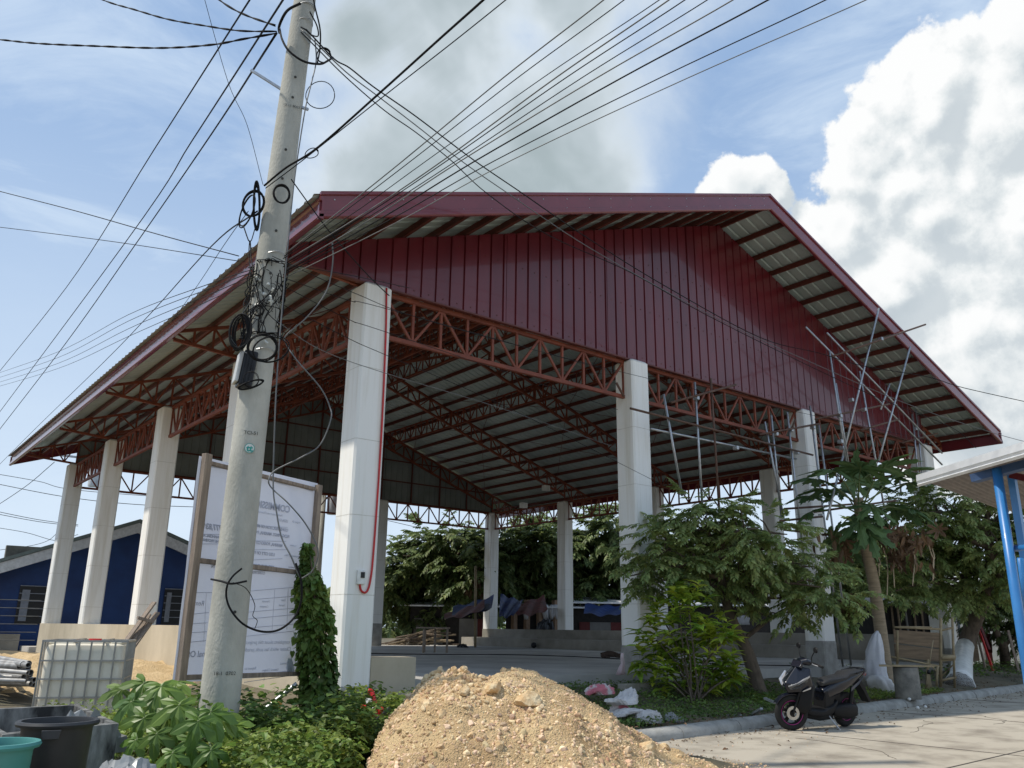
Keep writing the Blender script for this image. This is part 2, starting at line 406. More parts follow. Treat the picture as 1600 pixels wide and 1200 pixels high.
# roof sheets with ribs running down the slope
def rib_y(y, p=.30):
    u = (y/p) % 1.0
    return 0.03 if u < .12 else (0.0 if u > .22 else .03*(1-(u-.12)/.10))
yy = []; y = -OA
while y < YB+BB: yy += [y, y+.036, y+.066, y+.27]; y += .30
hh = [.03, .03, 0, 0]*(len(yy)//4); yy.append(YB+BB); hh.append(0)
def sheet(name, side, dz, mt):
    V = []; xs_ = [XM, XM-(XM+OB+.13)] if side < 0 else [XM, XM+(XM+OB+.13)]
    for x in xs_:
        for y_, h_ in zip(yy, hh): V.append((x, y_, zroof(x)+h_+dz))
    n = len(yy); T = [(i, i+1, n+i+1, n+i) for i in range(n-1)]
    o = rawobj(name, V, T, mt, court); return o
for s_ in (-1, 1):
    sheet('roof_sheet', s_, 0.012, M_top); sheet('roof_underside', s_, 0.0, M_under)
MB().loft([[(XM-.3, y_, zroof(XM-.3)+.05), (XM, y_, ZR+.06), (XM+.3, y_, zroof(XM+.3)+.05), (XM, y_, ZR+.045)] for y_ in (-OA-.05, YB+BB)]).build('ridge_cap', M_fas, court)
# fascia: lip, panel, stepped bottom bands, along the rakes and the eaves
def fascia(p, q, outw, name='fascia', lab=None, TH=TH):
    b = MB(); p, q, o = Vector(p), Vector(q), Vector(outw)
    prof = [(.000, .055), (.045, .055), (.045, .0), (.012, -.015), (.012, -TH+.13), (.035, -TH+.115), (.035, -TH+.075), (.05, -TH+.065), (.05, -TH+.02), (.03, -TH), (-.03, -TH), (-.03, .0)]
    rings = [[tuple(P+o*a+Vector((0, 0, z))) for a, z in prof] for P in (p, q)]
    b.loft(rings); r = b.build(name, M_fas, court)
    return r
e0 = .04
for (ya, s_) in ((-OA, -1), (YB+BB, 1)):
    fascia((-OB-e0, ya, zroof(-OB)), (XM, ya, ZR), (0, s_, 0)); fascia((XM, ya, ZR), (XR+OB+e0, ya, zroof(-OB)), (0, s_, 0))
for (xa, s_) in ((-OB, -1), (XR+OB, 1)):
    fascia((xa, -OA-.05, ZE-.085), (xa, YB+BB+.05, ZE-.085), (s_, 0, 0), TH=TH-.085)
# rivets on the fascia laps
# purlins along the ridge direction
NP = 17
for s_ in (-1, 1):
    for k in range(NP):
        d = .16+(XM+OB-.45)*k/(NP-1); x = XM+s_*d; z = zroof(x)-.012
        b = MB(); b.box((x-.032, -OA+.01, z-.14), (x+.032, YB+BB-.01, z-.012)); b.box((x-.03, -OA+.02, z-.155), (x+.09*s_ if s_ > 0 else x-.0, YB+BB-.02, z-.151)) if False else None
        b.build('purlin', M_purl, court)
# trusses
def truss(A0, A1, B0, B1, n, wch=.075, web=.05, start=0, side=(0, 1, 0), mt=None, inset=0):
    """top chord A0-A1, bottom chord B0-B1, n panels, with verticals"""
    A0, A1, B0, B1 = map(Vector, (A0, A1, B0, B1)); b = MB()
    b.bar(A0, A1, wch, wch); b.bar(B0, B1, wch, wch)
    for i in range(n+1):
        t = i/n; a = A0.lerp(A1, t); c_ = B0.lerp(B1, t)
        b.bar(a, c_, web, web*.9, up=side)
        if i < n:
            a1 = A0.lerp(A1, (i+1)/n); c1 = B0.lerp(B1, (i+1)/n)
            if (i+start) % 2 == 0: b.bar(a, c1, web*.9, web*.8, up=side)
            else: b.bar(c_, a1, web*.9, web*.8, up=side)
    return b.build('truss', mt or M_steel, court)
for i in range(3):
    for Y in (0, YB):
        xa, xb = i*SX+h, (i+1)*SX-h
        truss((xa, Y, HC-.04), (xb, Y, HC-.04), (xa, Y, ZT), (xb, Y, ZT), 10)
for j in range(4):
    for X in (0, XR):
        ya, yb = j*SY+h, (j+1)*SY-h
        truss((X, ya, HC-.04), (X, yb, HC-.04), (X, ya, ZT), (X, yb, ZT), 10, side=(1, 0, 0))
DP = .62
for j in range(5):
    Y = j*SY+(.0 if j else .10)
    for s_ in (-1, 1):
        xo = XM+s_*XM
        zt = lambda x: zroof(x)-.22
        truss((xo, Y, zt(xo)), (XM, Y, zt(XM)), (xo, Y, HC+.05 if False else zt(xo)-DP), (XM, Y, zt(XM)-DP), 18, .085, .05)
        # eave bracket
        xe = XM+s_*(XM+OB-.15)
        truss((xo, Y, zt(xo)), (xe, Y, zt(xe)+.05), (xo, Y, HC+.03), (xe, Y, ZE-TH+.09), 4, .07, .045)
for X in (SX, XM, 2*SX):
    for j in range(4):
        truss((X, j*SY+.05, zroof(X)-.25), (X, (j+1)*SY-.05, zroof(X)-.25), (X, j*SY+.05, zroof(X)-.25-DP), (X, (j+1)*SY-.05, zroof(X)-.25-DP), 12, .06, .04, side=(1, 0, 0))
# diagonal tie rods under the roof
b = MB()
for j in range(4):
    for s_ in (-1, 1):
        for (d0, d1) in ((.2, .5), (.5, .95)):
            x0, x1 = XM+s_*XM*d0, XM+s_*XM*d1
            MB().bar((x0, j*SY, zroof(x0)-.3), (x1, (j+1)*SY, zroof(x1)-.3), .016).build('tie_rod', M_purl, court); MB().bar((x1, j*SY, zroof(x1)-.32), (x0, (j+1)*SY, zroof(x0)-.32), .016).build('tie_rod', M_purl, court)
# front gable wall: vertical ribbed sheet
def gable(Y, mt, out, name, pitch=.32, zb=HC-.0, xl=0.):
    pts = []; x = -.02
    xs2 = [0]; rib = []
    xx = []; 
    x = xl+h*.2
    while x < XR: xx += [(x, 0), (x+.014, 1), (x+.040, 1), (x+.054, 0)]; x += pitch
    xx = [q for q in xx if q[0] < XM or True]
    X = sorted(xx+[(XM-.001, 0), (XM+.001, 0)], key=lambda q: q[0]); X = [(xl, 0)]+X+[(XR, 0)]
    V = []
    for (x, r) in X:
        x = min(max(x, xl), XR); y = Y+out*.035*r
        V += [(x, y, zb), (x, y, max(zroof(x)-.19, zb+.02))]
    n = len(X); T = [(2*i, 2*i+2, 2*i+3, 2*i+1) for i in range(n-1)]
    return rawobj(name, V, T, mt, court)
gable(-.145, M_red, .9, 'gable_wall', xl=-OB+.14); gable(-.105, M_grey, .9, 'gable_wall_lining', xl=-OB+.14)
gable(YB+.09, M_grey, -1, 'gable_wall')
gable(YB+.12, M_red, 1, 'gable_wall_cladding')
MB().bar((-OB+.12, -.125, HC+.0), (XR, -.125, HC+.0), .09, .03).build('gable_sill', M_purl, court)
for k in range(13):
    x = XR*k/12; MB().bar((x, YB+.02, HC), (x, YB+.02, zroof(x)-.25 if 0 < k < 12 else HC+.7), .06).build('gable_stud', M_purl, court)
for zq in (1.0, 2.0, 3.0):
    dx = (zroof(XM)-.2-(HC+zq))/SLOPE; dx = min(dx, XM); MB().bar((XM-dx, YB+.02, HC+zq), (XM+dx, YB+.02, HC+zq), .055).build('gable_girt', M_purl, court)
MB().bar((0, YB+.02, HC), (XR, YB+.02, HC), .08).build('gable_girt', M_purl, court)
for k in range(1, 7):
    x = XR*k/7+.13; MB().box((x-.05, -.1535, HC+.01), (x+.055, -.1455, zroof(x)-.20)).build('sheet_lap', M_red, court)
b = MB()
for z in (.12, 1.3, 2.5, 3.7):
    x = -OB+.4
    while x < XR-.1:
        if HC+z < zroof(x)-.3: b.box((x-.011, -.153, HC+z-.011), (x+.011, -.144, HC+z+.011))
        x += .32
sc_ = b.build('screw_rows', M_purl, court); sc_['kind'] = 'stuff'
b = MB(); x = -OB+.2
while x < XR+OB:
    for dz in (-.045, -TH+.15): z = zroof(x)+dz-.02; b.box((x-.009, -OA-.018, z-.009), (x+.009, -OA-.008, z+.009))
    x += .6
sc_ = b.build('rivet_rows', M_stickr if False else M_under, court); sc_['kind'] = 'stuff'
# side closing strip at the gable corner (left rake between purlins)
# small white floodlights under the far trusses
b = MB()
for (px, py) in ((818, 790), (853, 768-5)):
    q = at(px, py, 36); MB().box((q.x-.15, q.y-.1, q.z-.1), (q.x+.15, q.y+.1, q.z+.12)).build('floodlight', M_whitep, court)
# ------------------------------------------------------------------ utility pole in front
M_pole = mat('spun_concrete', (.50, .49, .43), .85, col2=(.34, .335, .29), scale=2.6, bump=.35, bscale=45, stretch=(1, 1, .5))
M_dark = mat('dark_line', (.05, .05, .045), .9)
M_cable = mat('black_cable', (.012, .012, .013), .75, spec=.2)
M_galv = mat('galvanised_steel', (.50, .51, .52), .38, col2=(.34, .35, .36), metal=.75, scale=8)
M_lash = mat('grey_cable', (.12, .125, .125), .5)
PB = Vector((-3.28, -3.45, 0.0)); LEAN = Vector((.155/9.5, -.03/9.5, 1))
def polep(z): return PB+Vector((LEAN.x*z*max(0, z/9), LEAN.y*z, z))
def prad(z): return .205-.0072*z
zs = [0, 1, 2, 3, 4, 5, 6, 7, 8, 9, 10, 11, 12]
pole = empty('utility_pole', tuple(PB), 'tall round concrete utility pole wrapped in cables before the court corner', 'utility pole')
shaft = MB().tube([polep(z) for z in zs], [prad(z) for z in zs], 40).build('pole_shaft', M_pole, pole, auto=True)
camd = Vector((CAM[0]-PB.x, CAM[1]-PB.y, 0)).normalized(); side = Vector((-camd.y, camd.x, 0))   # side: towards the right in the photo is -side
def onpole(z, a, off=.004):   # a: angle, 0 faces the street corner where one stands, + to the right
    d = camd*math.cos(a)-side*math.sin(a) if True else 0
    d = camd*math.cos(a)+Vector((_R[0], _R[1], 0))*math.sin(a)
    return polep(z)+d*(prad(z)+off)
b = MB(); b.tube(spline([onpole(z, -.62+.05*math.sin(z*3.1)+.02*math.sin(z*11), .003) for z in np.linspace(.5, 11.8, 60)], 2), .0045, 5); b.build('casting_seam', M_dark, shaft)
for z, a in ((8.05, .1), (7.75, .1), (7.0, .1), (6.6, .12), (5.35, .12), (5.9, .15), (1.55, .3)):
    p = onpole(z, a, -.01); q = onpole(z, a, .003); MB().tube([p, q], .016, 10).build('bolt_hole', M_dark, shaft)
for z in (5.62, 4.42, 8.95, 9.2): 
    MB().tube([onpole(z+.02*math.sin(a*2), a, .006) for a in np.linspace(-3.2, 3.1, 40)], .006 if z < 9 else .010, 6).build('steel_strap', M_galv, shaft)
MB().bar(onpole(7.95, -1.4, 0), onpole(8.2, -1.45, .42), .03).build('step_bolt', M_galv, pole)
MB().bar(onpole(7.7, 1.5, -.02), onpole(7.66, 1.5, .08), .03).build('step_bolt', M_galv, pole)
def textmesh(body, size, mt, M, parent, name='lettering', align='CENTER', ext=.0008, bold=0):
    cu = bpy.data.curves.new(name, 'FONT'); cu.body = body; cu.size = size; cu.extrude = ext; cu.align_x = align; cu.align_y = 'CENTER'; cu.offset = bold
    o = bpy.data.objects.new(name, cu); COL.objects.link(o); bpy.context.view_layer.update()
    me = bpy.data.meshes.new_from_object(o.evaluated_get(bpy.context.evaluated_depsgraph_get())); me.name = name
    bpy.data.objects.remove(o); me.transform(M); me.materials.clear(); me.materials.append(mt)
    return link(name, me, parent)
def face_M(p, n, up=Vector((0, 0, 1)), mirror=False):
    n = Vector(n).normalized(); x = up.cross(n).normalized(); y = n.cross(x)
    if mirror: x = -x
    return Matrix(((x.x, y.x, n.x, p[0]), (x.y, y.y, n.y, p[1]), (x.z, y.z, n.z, p[2]), (0, 0, 0, 1)))
M_teal = mat('teal_paint', (.02, .30, .26), .5); M_stick = mat('white_sticker', (.62, .64, .60), .5)
zl, al = 3.27, .10; n_ = (onpole(zl, al)-polep(zl)).normalized(); pl = onpole(zl, al, .001)
ML = face_M(pl, n_)
lg = MB(); lg.lathe([(.001, .004), (.052, .004)], n=28); lg.v = [tuple(ML @ Vector(v)) for v in lg.v]; st = lg.build('round_sticker', M_stick, pole)
lg = MB(); lg.lathe([(.048, .0055), (.054, .0055)], n=28); lg.v = [tuple(ML @ Vector(v)) for v in lg.v]; lg.build('sticker_ring', M_teal, st)
textmesh('tt', .095, M_teal, ML @ Matrix.Translation((0, -.005, .0055)), st, bold=.004)
textmesh('TCI-51', .055, M_dark, face_M(onpole(3.44, al, .002), n_), pole)
textmesh('18-1  0702', .05, M_dark, face_M(onpole(.95, .1, .002), n_), pole)
textmesh('10-11 9002', .045, M_dark, face_M(onpole(7.62, .1, .003), n_), pole)
# splice boxes and coils hanging on the pole's left side
def rp(px, py, d): return at(px, py, d)
bx = empty('splice_box', tuple(rp(378, 578, 9.35)), 'black fibre splice box with a grey cover strapped to the left of the pole', 'splice box')
q = rp(379, 578, 9.35); Mx = Matrix.Translation(q) @ Matrix.Rotation(YAW*-1+.5, 4, 'Z') @ Matrix.Rotation(.10, 4, 'Y')
MB().box((-.03, -.1, -.2), (.12, .1, .22), Mx).build('housing', M_black, bx, bevel=.02)
MB().box((-.075, -.09, -.17), (-.031, .09, .19), Mx).build('cover', mat('grey_cover', (.5, .5, .48), .4), bx, bevel=.015)
for k in range(3): MB().box((.0+.035*k, -.112, -.17), (.015+.035*k, -.1, .19), Mx).build('cooling_rib', M_black, bx)
b = MB(); q = rp(375, 522, 9.4)
for k in range(7):
    a0 = random.uniform(-.03, .03); ww = .05+.012*k
    b.tube([q+Vector((_R[0], _R[1], 0))*(ww*math.cos(t)+a0)+camd*.02*k+Vector((0, 0, .2*math.sin(t)+random.uniform(-.004, .004))) for t in np.linspace(0, 6.28, 24)], .010, 5)
prop(b.build('cable_coil', M_cable), 'tight flattened coil of black cable above the splice box', 'cable coil')
# loops of spare cable
def loopc(px, py, d, rx, ry, tilt, turns, r, lab, ph=0, wob=.06, mt=None, name='cable_coil', yaw=0):
    c_ = rp(px, py, d); b = MB(); pts = []
    X = (Vector(_R)*math.cos(yaw)+camd*math.sin(yaw)); 
    for t in np.linspace(0, turns*2*math.pi, int(turns*26)):
        w_ = 1+wob*math.sin(t*.37+px); x = rx*w_*math.cos(t+ph); y = ry*w_*math.sin(t+ph)
        pts.append(c_+X*(x*math.cos(tilt)-y*math.sin(tilt))+Vector(_U)*(x*math.sin(tilt)+y*math.cos(tilt))+camd*(.012*math.sin(t*1.7)))
    b.tube(pts, r, 6); return prop(b.build(name, mt or M_cable, smooth=True), lab, 'cable coil')
loopc(440, 303, 9.75, .09, .105, .3, 4, .009, 'small thick ring of black cable near the top strap of the pole')
loopc(410, 543, 9.15, .16, .14, .1, 4, .008, 'large double ring of black cable on the pole beside the splice box')
loopc(423, 546, 9.12, .20, .14, .2, 2, .006, 'wide loose ring overlapping the large double ring on the pole')
loopc(403, 485, 9.2, .06, .055, 0, 3, .006, 'small round coil on the pole just below the cable tangle')
loopc(392, 601, 9.1, .14, .035, .3, 4, .007, 'flattened oval coil, the lowest one on the pole')
loopc(392, 593, 9.1, .085, .085, 0, 2, .0035, 'thin wire ring above the flattened oval coil')
loopc(396, 318, 10.0, .14, .15, .4, 3, .009, 'loose black loops hanging off the left side of the pole', yaw=.5)
loopc(401, 322, 9.95, .035, .27, .0, 6, .011, 'long narrow bundle of black cable hanging at the left edge of the pole', wob=.1)
loopc(386, 330, 10.0, .10, .19, -.6, 2, .008, 'tilted oval loop of cable left of the pole', yaw=.8)
loopc(500, 149, 10.5, .19, .18, .2, 1.0, .006, 'single thin open ring of wire in the sky right of the pole')
loopc(506, 87, 10.8, .095, .10, .5, 1.2, .009, 'small open loop where the triple cable leaves the pole')
loopc(487, 240, 10.0, .085, .06, .3, 1.1, .006, 'little open loop on the thick cable right of the pole')
# the tangle round the pole
b = MB(); rr = random.Random(3)
for k in range(46):
    z0_ = 5.02+rr.gauss(0, .16); a0 = rr.uniform(-1.2, .7); pts = []; a = a0; z = z0_
    da = rr.uniform(-.35, .35); dz = rr.uniform(-.12, .12)
    for i in range(14):
        pts.append(onpole(z, a, .012+.05*rr.random()+.03*math.sin(i*.8))); a += da; z += dz
        da += rr.uniform(-.16, .16); dz += rr.uniform(-.07, .07); z = min(max(z, 4.6), 5.5); a = min(max(a, -1.7), 1.5)
    b.tube(spline(pts, 3), rr.choice([.0035, .005, .007]), 5)
prop(b.build('cable_tangle', M_cable, smooth=True), 'dense knot of thin black wires wrapped round the pole at roof height', 'cables', kind='stuff')
b = MB()
for k in range(14):
    z = 5.0+rr.gauss(0, .15); a = rr.uniform(-.9, .4); p = onpole(z, a, .03); b.tube([p, p+Vector((rr.uniform(-.05, .05), rr.uniform(-.05, .0), rr.uniform(-.05, .05)))], .015, 6)
prop(b.build('cable_clamps', M_stick), 'small pale clamps caught in the wire knot on the pole', 'cable clamps', kind='stuff')
for k, (z, a) in enumerate(((4.75, -1.0), (4.55, -.9), (4.35, -1.05))):
    pass
# cables; every one is a thing of its own
def cable(lab, pts, r=.009, mt=None, twist=0, group=None, name='overhead_cable', k=7):
    P3 = spline([rp(*p) for p in pts], k); b = MB()
    if twist:
        Q = []; 
        for s_ in (0, math.pi):
            acc = 0; pp = []
            for i, p in enumerate(P3):
                if i: acc += (P3[i]-P3[i-1]).length
                pp.append(p)
            n = int(acc/.10)+2; cum = [0]
            for i in range(1, len(P3)): cum.append(cum[-1]+(P3[i]-P3[i-1]).length)
            res = []; j = 0
            for i in range(n+1):
                s = acc*i/n
                while j < len(cum)-2 and cum[j+1] < s: j += 1
                f = (s-cum[j])/max(1e-6, cum[j+1]-cum[j]); p = P3[j].lerp(P3[j+1], f); t = (P3[j+1]-P3[j]).normalized(); x = t.cross(Vector((0, 0, 1))).normalized(); y = t.cross(x)
                a = s*9+s_; res.append(p+x*math.cos(a)*r*.85+y*math.sin(a)*r*.85)
            b.tube(res, r, 5)
    else: b.tube(P3, r, 6)
    return prop(b.build(name, mt or M_cable, smooth=True), lab, 'cable', group)
G1 = 'twisted service cables going left from the pole top'
cable('upper twisted black cable going left from the pole top, reaching the top edge', [(100, -30, 13), (161, 0, 13), (210, 15, 12.5), (262, 30, 12), (319, 40, 11.5), (375, 48, 11), (432, 49, 10.8)], .008, twist=1, group=G1)
cable('lower sagging twisted black cable going left from the pole top', [(-60, 57, 14), (0, 62, 13.5), (60, 68, 13), (150, 72, 12.5), (250, 75, 12), (330, 70, 11.4), (380, 61, 11), (432, 52, 10.8)], .009, twist=1, group=G1)
cable('short twisted cable coming down to the pole from the top edge', [(300, -40, 12), (343, 0, 11.5), (380, 22, 11.2), (430, 40, 10.8)], .009, twist=1, group=G1)
cable('hair-thin wire running steeply down to the pole from the top edge', [(300, -80, 9), (320, 0, 9.3), (357, 130, 9.6), (386, 195, 9.8), (411, 289, 10)], .0035)
G2 = 'three long cables slanting down to the left'
cable('leftmost of the three long cables slanting down to the left', [(430, -60, 9), (390, 0, 10), (240, 235, 18), (103, 450, 30), (-20, 604, 45)], .012, group=G2)
cable('middle of the three long cables slanting down to the left', [(480, -60, 9), (442, 0, 10), (300, 220, 18), (195, 380, 26), (-20, 670, 48)], .013, group=G2)
cable('rightmost and thickest of the three long cables slanting down to the left', [(432, 52, 10.8), (330, 210, 18), (213, 380, 27), (100, 540, 36), (-20, 696, 48)], .016, group=G2)
cable('upper long wire sloping gently down to the pole from the left edge', [(-40, 287, 14), (0, 299, 13.5), (120, 330, 12), (250, 367, 11), (373, 400, 9.9)], .0065)
cable('lower long wire sloping gently down to the pole from the left edge', [(-40, 352, 14), (0, 355, 13.5), (180, 378, 12), (373, 408, 9.9)], .005)
cable('wire dropping from the hanging loops down to the lower left corner of the sky', [(402, 330, 10), (330, 385, 13), (236, 489, 20), (161, 567, 27), (56, 669, 38), (-20, 745, 46)], .010)
cable('thin wire dropping behind the long cables toward the eave', [(388, 330, 10), (352, 380, 12), (281, 485, 17), (180, 620, 26)], .005)
G4 = 'bundle of thin wires fanning out left from the wire knot'
for k, (a, b_y) in enumerate(((440, 583), (444, 590), (450, 597), (456, 603))):
    cable(['topmost', 'second', 'third', 'lowest'][k]+' thin wire of the bundle fanning left from the wire knot', [(398, 420+4*k, 9.6), (337, a+3*k, 11), (200, a+52+6*k, 18), (90, b_y-33+2*k, 26), (-20, b_y+6, 36)], .0055, group=G4)
# fan to the upper right
G3 = 'fan of cables rising to the upper right'
fan = [((631, 250), (943, 0)), ((644, 250), (975, 0)), ((668, 250), (1030, 0)), ((693, 250), (1045, 0)), ((700, 250), (1070, 0)), ((715, 250), (1105, 0)), ((722, 250), (1145, 0)), ((745, 250), (1200, 0)), ((775, 250), (1290, 0)), ((800, 250), (1353, 0))]
ordn = ['leftmost', 'second', 'third', 'fourth', 'fifth', 'sixth', 'seventh', 'eighth', 'ninth', 'rightmost']
for k, ((x1, y1), (x2, y2)) in enumerate(fan):
    ex, ey = 446-2*(k % 3), 396+4.2*k
    mx, my = ex+(x1-ex)*.5, ey+(y1-ey)*.5+(4 if k > 1 else 1)
    cable(ordn[k]+' cable of the fan rising from the wire knot to the upper right', [(ex, ey, 9.55), (mx, my, 9.2), (x1, y1, 8.8), ((x1+x2)/2, (y1+y2)/2-4, 8.2), (x2, y2, 7.4), (x2+(x2-x1)*.3, y2-80, 7)], [.0065, .005, .0045, .007, .0055, .005, .0065, .0075, .0055, .005][k], group=G3, mt=M_cable if k % 3 else M_lash)
cable('thick black cable rising from the pole clamp to the top edge', [(413, 290, 9.95), (447, 262, 9.7), (497, 230, 9.4), (598, 141, 8.8), (690, 58, 8.2), (755, 0, 7.7), (830, -70, 7)], .013)
cable('thin companion wire just below the thick black cable', [(415, 294, 9.95), (480, 245, 9.5), (600, 150, 8.8), (700, 72, 8.2), (790, 0, 7.7), (850, -50, 7)], .006)
G5 = 'triple cable crossing the gable down to the right'
cable('upper of the triple cables crossing the gable down to the right', [(470, 42, 10.7), (484, 52, 10.7), (522, 92, 11), (546, 106, 11.3), (584, 136, 11.8), (650, 182, 12.5), (740, 250, 13.5), (819, 304, 14.5), (912, 368, 16), (1036, 445, 17.5), (1187, 527, 19), (1281, 552, 20), (1345, 571, 20.5), (1450, 589, 21), (1506, 606, 21.5), (1640, 636, 22)], .010, group=G5)
cable('middle of the triple cables crossing the gable down to the right', [(470, 46, 10.7), (484, 58, 10.7), (540, 112, 11.2), (590, 150, 11.8), (650, 196, 12.5), (719, 250, 13.4), (792, 301, 14.3), (924, 389, 16), (1100, 487, 18.2), (1200, 536, 19.2), (1247, 557, 19.8), (1412, 629, 21), (1544, 674, 21.8), (1640, 700, 22)], .008, group=G5, mt=M_lash)
cable('lower of the triple cables crossing the gable down to the right', [(470, 50, 10.7), (490, 70, 10.8), (540, 120, 11.2), (600, 172, 11.9), (650, 207, 12.5), (704, 250, 13.2), (762, 303, 14), (856, 367, 15.2), (984, 425, 17), (1100, 490, 18.2), (1240, 560, 19.6), (1375, 623, 20.8), (1487, 668, 21.5), (1525, 700, 21.8)], .008, group=G5)
G6 = 'thin wires running right across the corner column'
for k, (pts) in enumerate((((425, 400, 9.7), (547, 455, 9.9), (700, 510, 12), (1050, 600, 16), (1460, 690, 21)), ((430, 440, 9.6), (547, 500, 10), (610, 521, 11), (965, 640, 15)), ((430, 500, 9.5), (500, 546, 10), (605, 584, 11), (777, 636, 13), (965, 700, 16)),
                          ((432, 430, 9.6), (547, 470, 10), (610, 484, 11), (965, 583, 15)), ((430, 470, 9.6), (547, 530, 10), (606, 556, 11), (800, 640, 14), (1040, 760, 17)), ((430, 410, 9.6), (547, 430, 9.9), (640, 450, 11)))):
    cable(['uppermost long', 'second', 'lowest bright', 'third', 'fourth', 'short'][k]+' thin wire running right from the pole across the corner column', pts, .0042, group=G6, mt=M_lash if k == 2 else None)
# cables hanging along the pole
cable('black cable curving round the front of the pole top', [(437, 45, 10.6), (441, 62, 10.4), (452, 80, 10.3), (475, 96, 10.3), (500, 100, 10.5), (512, 95, 10.6), (520, 90, 10.8)], .014, name='hanging_cable')
cable('thick black jumper from the pole top strap to the left clamp', [(470, 5, 10.6), (452, 14, 10.6), (443, 25, 10.6), (436, 42, 10.7), (437, 52, 10.7)], .018, name='hanging_cable')
cable('black jumper cable bulging right of the pole top', [(487, -20, 10.8), (492, 10, 10.8), (500, 45, 10.8), (500, 75, 10.8), (496, 98, 10.7)], .010, name='hanging_cable')
cable('inner jumper cable bulging right of the pole top', [(484, 18, 10.8), (495, 40, 10.8), (497, 56, 10.8), (486, 54, 10.8), (478, 45, 10.8)], .009, name='hanging_cable')
cable('grey drop cable hanging down the right edge of the pole', [(492, 60, 10.9), (494, 95, 10.7), (487, 128, 10.5), (478, 165, 10.3), (468, 225, 10.1), (459, 290, 9.9), (450, 380, 9.6), (442, 470, 9.4), (436, 540, 9.2), (431, 620, 9), (428, 700, 8.9), (427, 765, 8.8), (432, 800, 8.7), (440, 840, 8.6), (455, 870, 8.5), (464, 892, 8.5), (470, 905, 8.5)], .008, mt=M_lash, name='hanging_cable')
cable('long S-shaped cable swinging right of the pole across the court', [(519, 378, 9.6), (520, 410, 9.6), (510, 455, 9.5), (480, 495, 9.4), (447, 524, 9.3), (447, 537, 9.3), (463, 562, 9.2), (500, 605, 9.2), (515, 635, 9.2), (517, 655, 9.1), (500, 695, 9), (470, 715, 8.9), (430, 735, 8.8), (420, 750, 8.7), (425, 763, 8.7), (450, 786, 8.6), (475, 815, 8.6), (492, 845, 8.6), (497, 868, 8.6), (488, 892, 8.6), (470, 905, 8.6)], .008, mt=M_lash, name='hanging_cable')
cable('cable ring drooping in front of the sign and the pole', [(378, 888, 8.2), (364, 900, 8.15), (355, 915, 8.1), (354, 935, 8.1), (362, 955, 8.1), (380, 975, 8.1), (405, 986, 8.2), (430, 986, 8.3), (450, 975, 8.4), (464, 958, 8.5), (471, 935, 8.5), (470, 905, 8.5), (462, 880, 8.5)], .011, name='hanging_cable')
cable('black wire tied round the pole at rail height', [(330, 905, 8.5), (345, 908, 8.25), (362, 912, 8.15), (385, 908, 8.3)], .011, name='hanging_cable')
cable('frayed thin wires dangling on the sign beside the pole', [(364, 910, 8.2), (385, 920, 8.3), (398, 945, 8.5), (395, 962, 8.5), (402, 970, 8.5), (397, 985, 8.5)], .004, name='hanging_cable')
cable('black strand crossing the roof corner right of the pole', [(455, 280, 9.7), (480, 315, 9.7), (507, 352, 9.8), (530, 380, 9.9), (575, 430, 10.3), (608, 462, 10.8)], .007, name='hanging_cable')
cable('wire pair hanging from the loops down to the wire knot', [(380, 352, 10), (388, 375, 9.9), (391, 378, 9.9), (392, 400, 9.8), (396, 425, 9.6)], .007, name='hanging_cable')
cable('second wire of the pair hanging to the wire knot', [(399, 355, 10), (393, 375, 9.9), (390, 378, 9.9), (389, 400, 9.8), (392, 430, 9.6)], .006, name='hanging_cable')
cable('thin wire bowing left of the pole beside the splice box', [(392, 470, 9.4), (375, 495, 9.4), (360, 515, 9.4), (362, 530, 9.3), (374, 545, 9.3), (386, 552, 9.2)], .004, mt=M_lash, name='hanging_cable')
# ------------------------------------------------------------------ sign seen from behind
M_wood = mat('weathered_timber', (.34, .27, .21), .9, col2=(.19, .15, .12), scale=5, stretch=(6, 6, .5), bump=.3)
M_tarp = mat('backlit_tarpaulin', (.56, .60, .70), .55, col2=(.50, .54, .65), scale=1.0, trans=.42, bump=.25, bscale=2.5, bdist=.05)
M_ink = mat('show_through_ink', (.36, .38, .46), .6)
M_ink2 = mat('faint_ink', (.43, .46, .54), .6)
BL, BR = Vector((-3.59, -3.06, 0)), Vector((-1.89, -2.31, 0)); bd = (BR-BL).normalized(); bn = Vector((bd.y, -bd.x, 0))   # bn faces the street
board = empty('project_signboard', (-3.59, -3.06, .1), 'large white tarpaulin signboard on a timber frame seen from behind, its print showing through mirrored', 'signboard')
BW = (BR-BL).length
def bp(u, z, o=0): return BL+bd*u+bn*o+Vector((0, 0, z))
for u, zt_, lab in ((-.02, 3.25, None), (BW+.02, 3.19, None)):
    MB().bar(bp(u, -.1, .05), bp(u+.01, zt_, .05), .095 if u < 1 else .075, .07, up=bn).build('timber_post', M_wood, board, bevel=.006)
for z in (3.13, 2.06, .86):
    MB().bar(bp(.03, z+.03, .03), bp(BW-.03, z, .03), .05 if z < 3 else .04, .07, up=bn).build('timber_rail', M_wood, board, bevel=.005)
V = []; n = 24
for j in range(n+1):
    for i in range(n+1):
        u, z = -.08+(BW+.14)*i/n, .84+(3.22-.84)*j/n; V.append(bp(u, z, .0+.006*math.sin(i*.9+j*.4)*math.sin(j*.5)))
T = [(j*(n+1)+i, j*(n+1)+i+1, (j+1)*(n+1)+i+1, (j+1)*(n+1)+i) for j in range(n) for i in range(n)]
tarp = rawobj('tarpaulin', V, T, M_tarp, board, smooth=True)
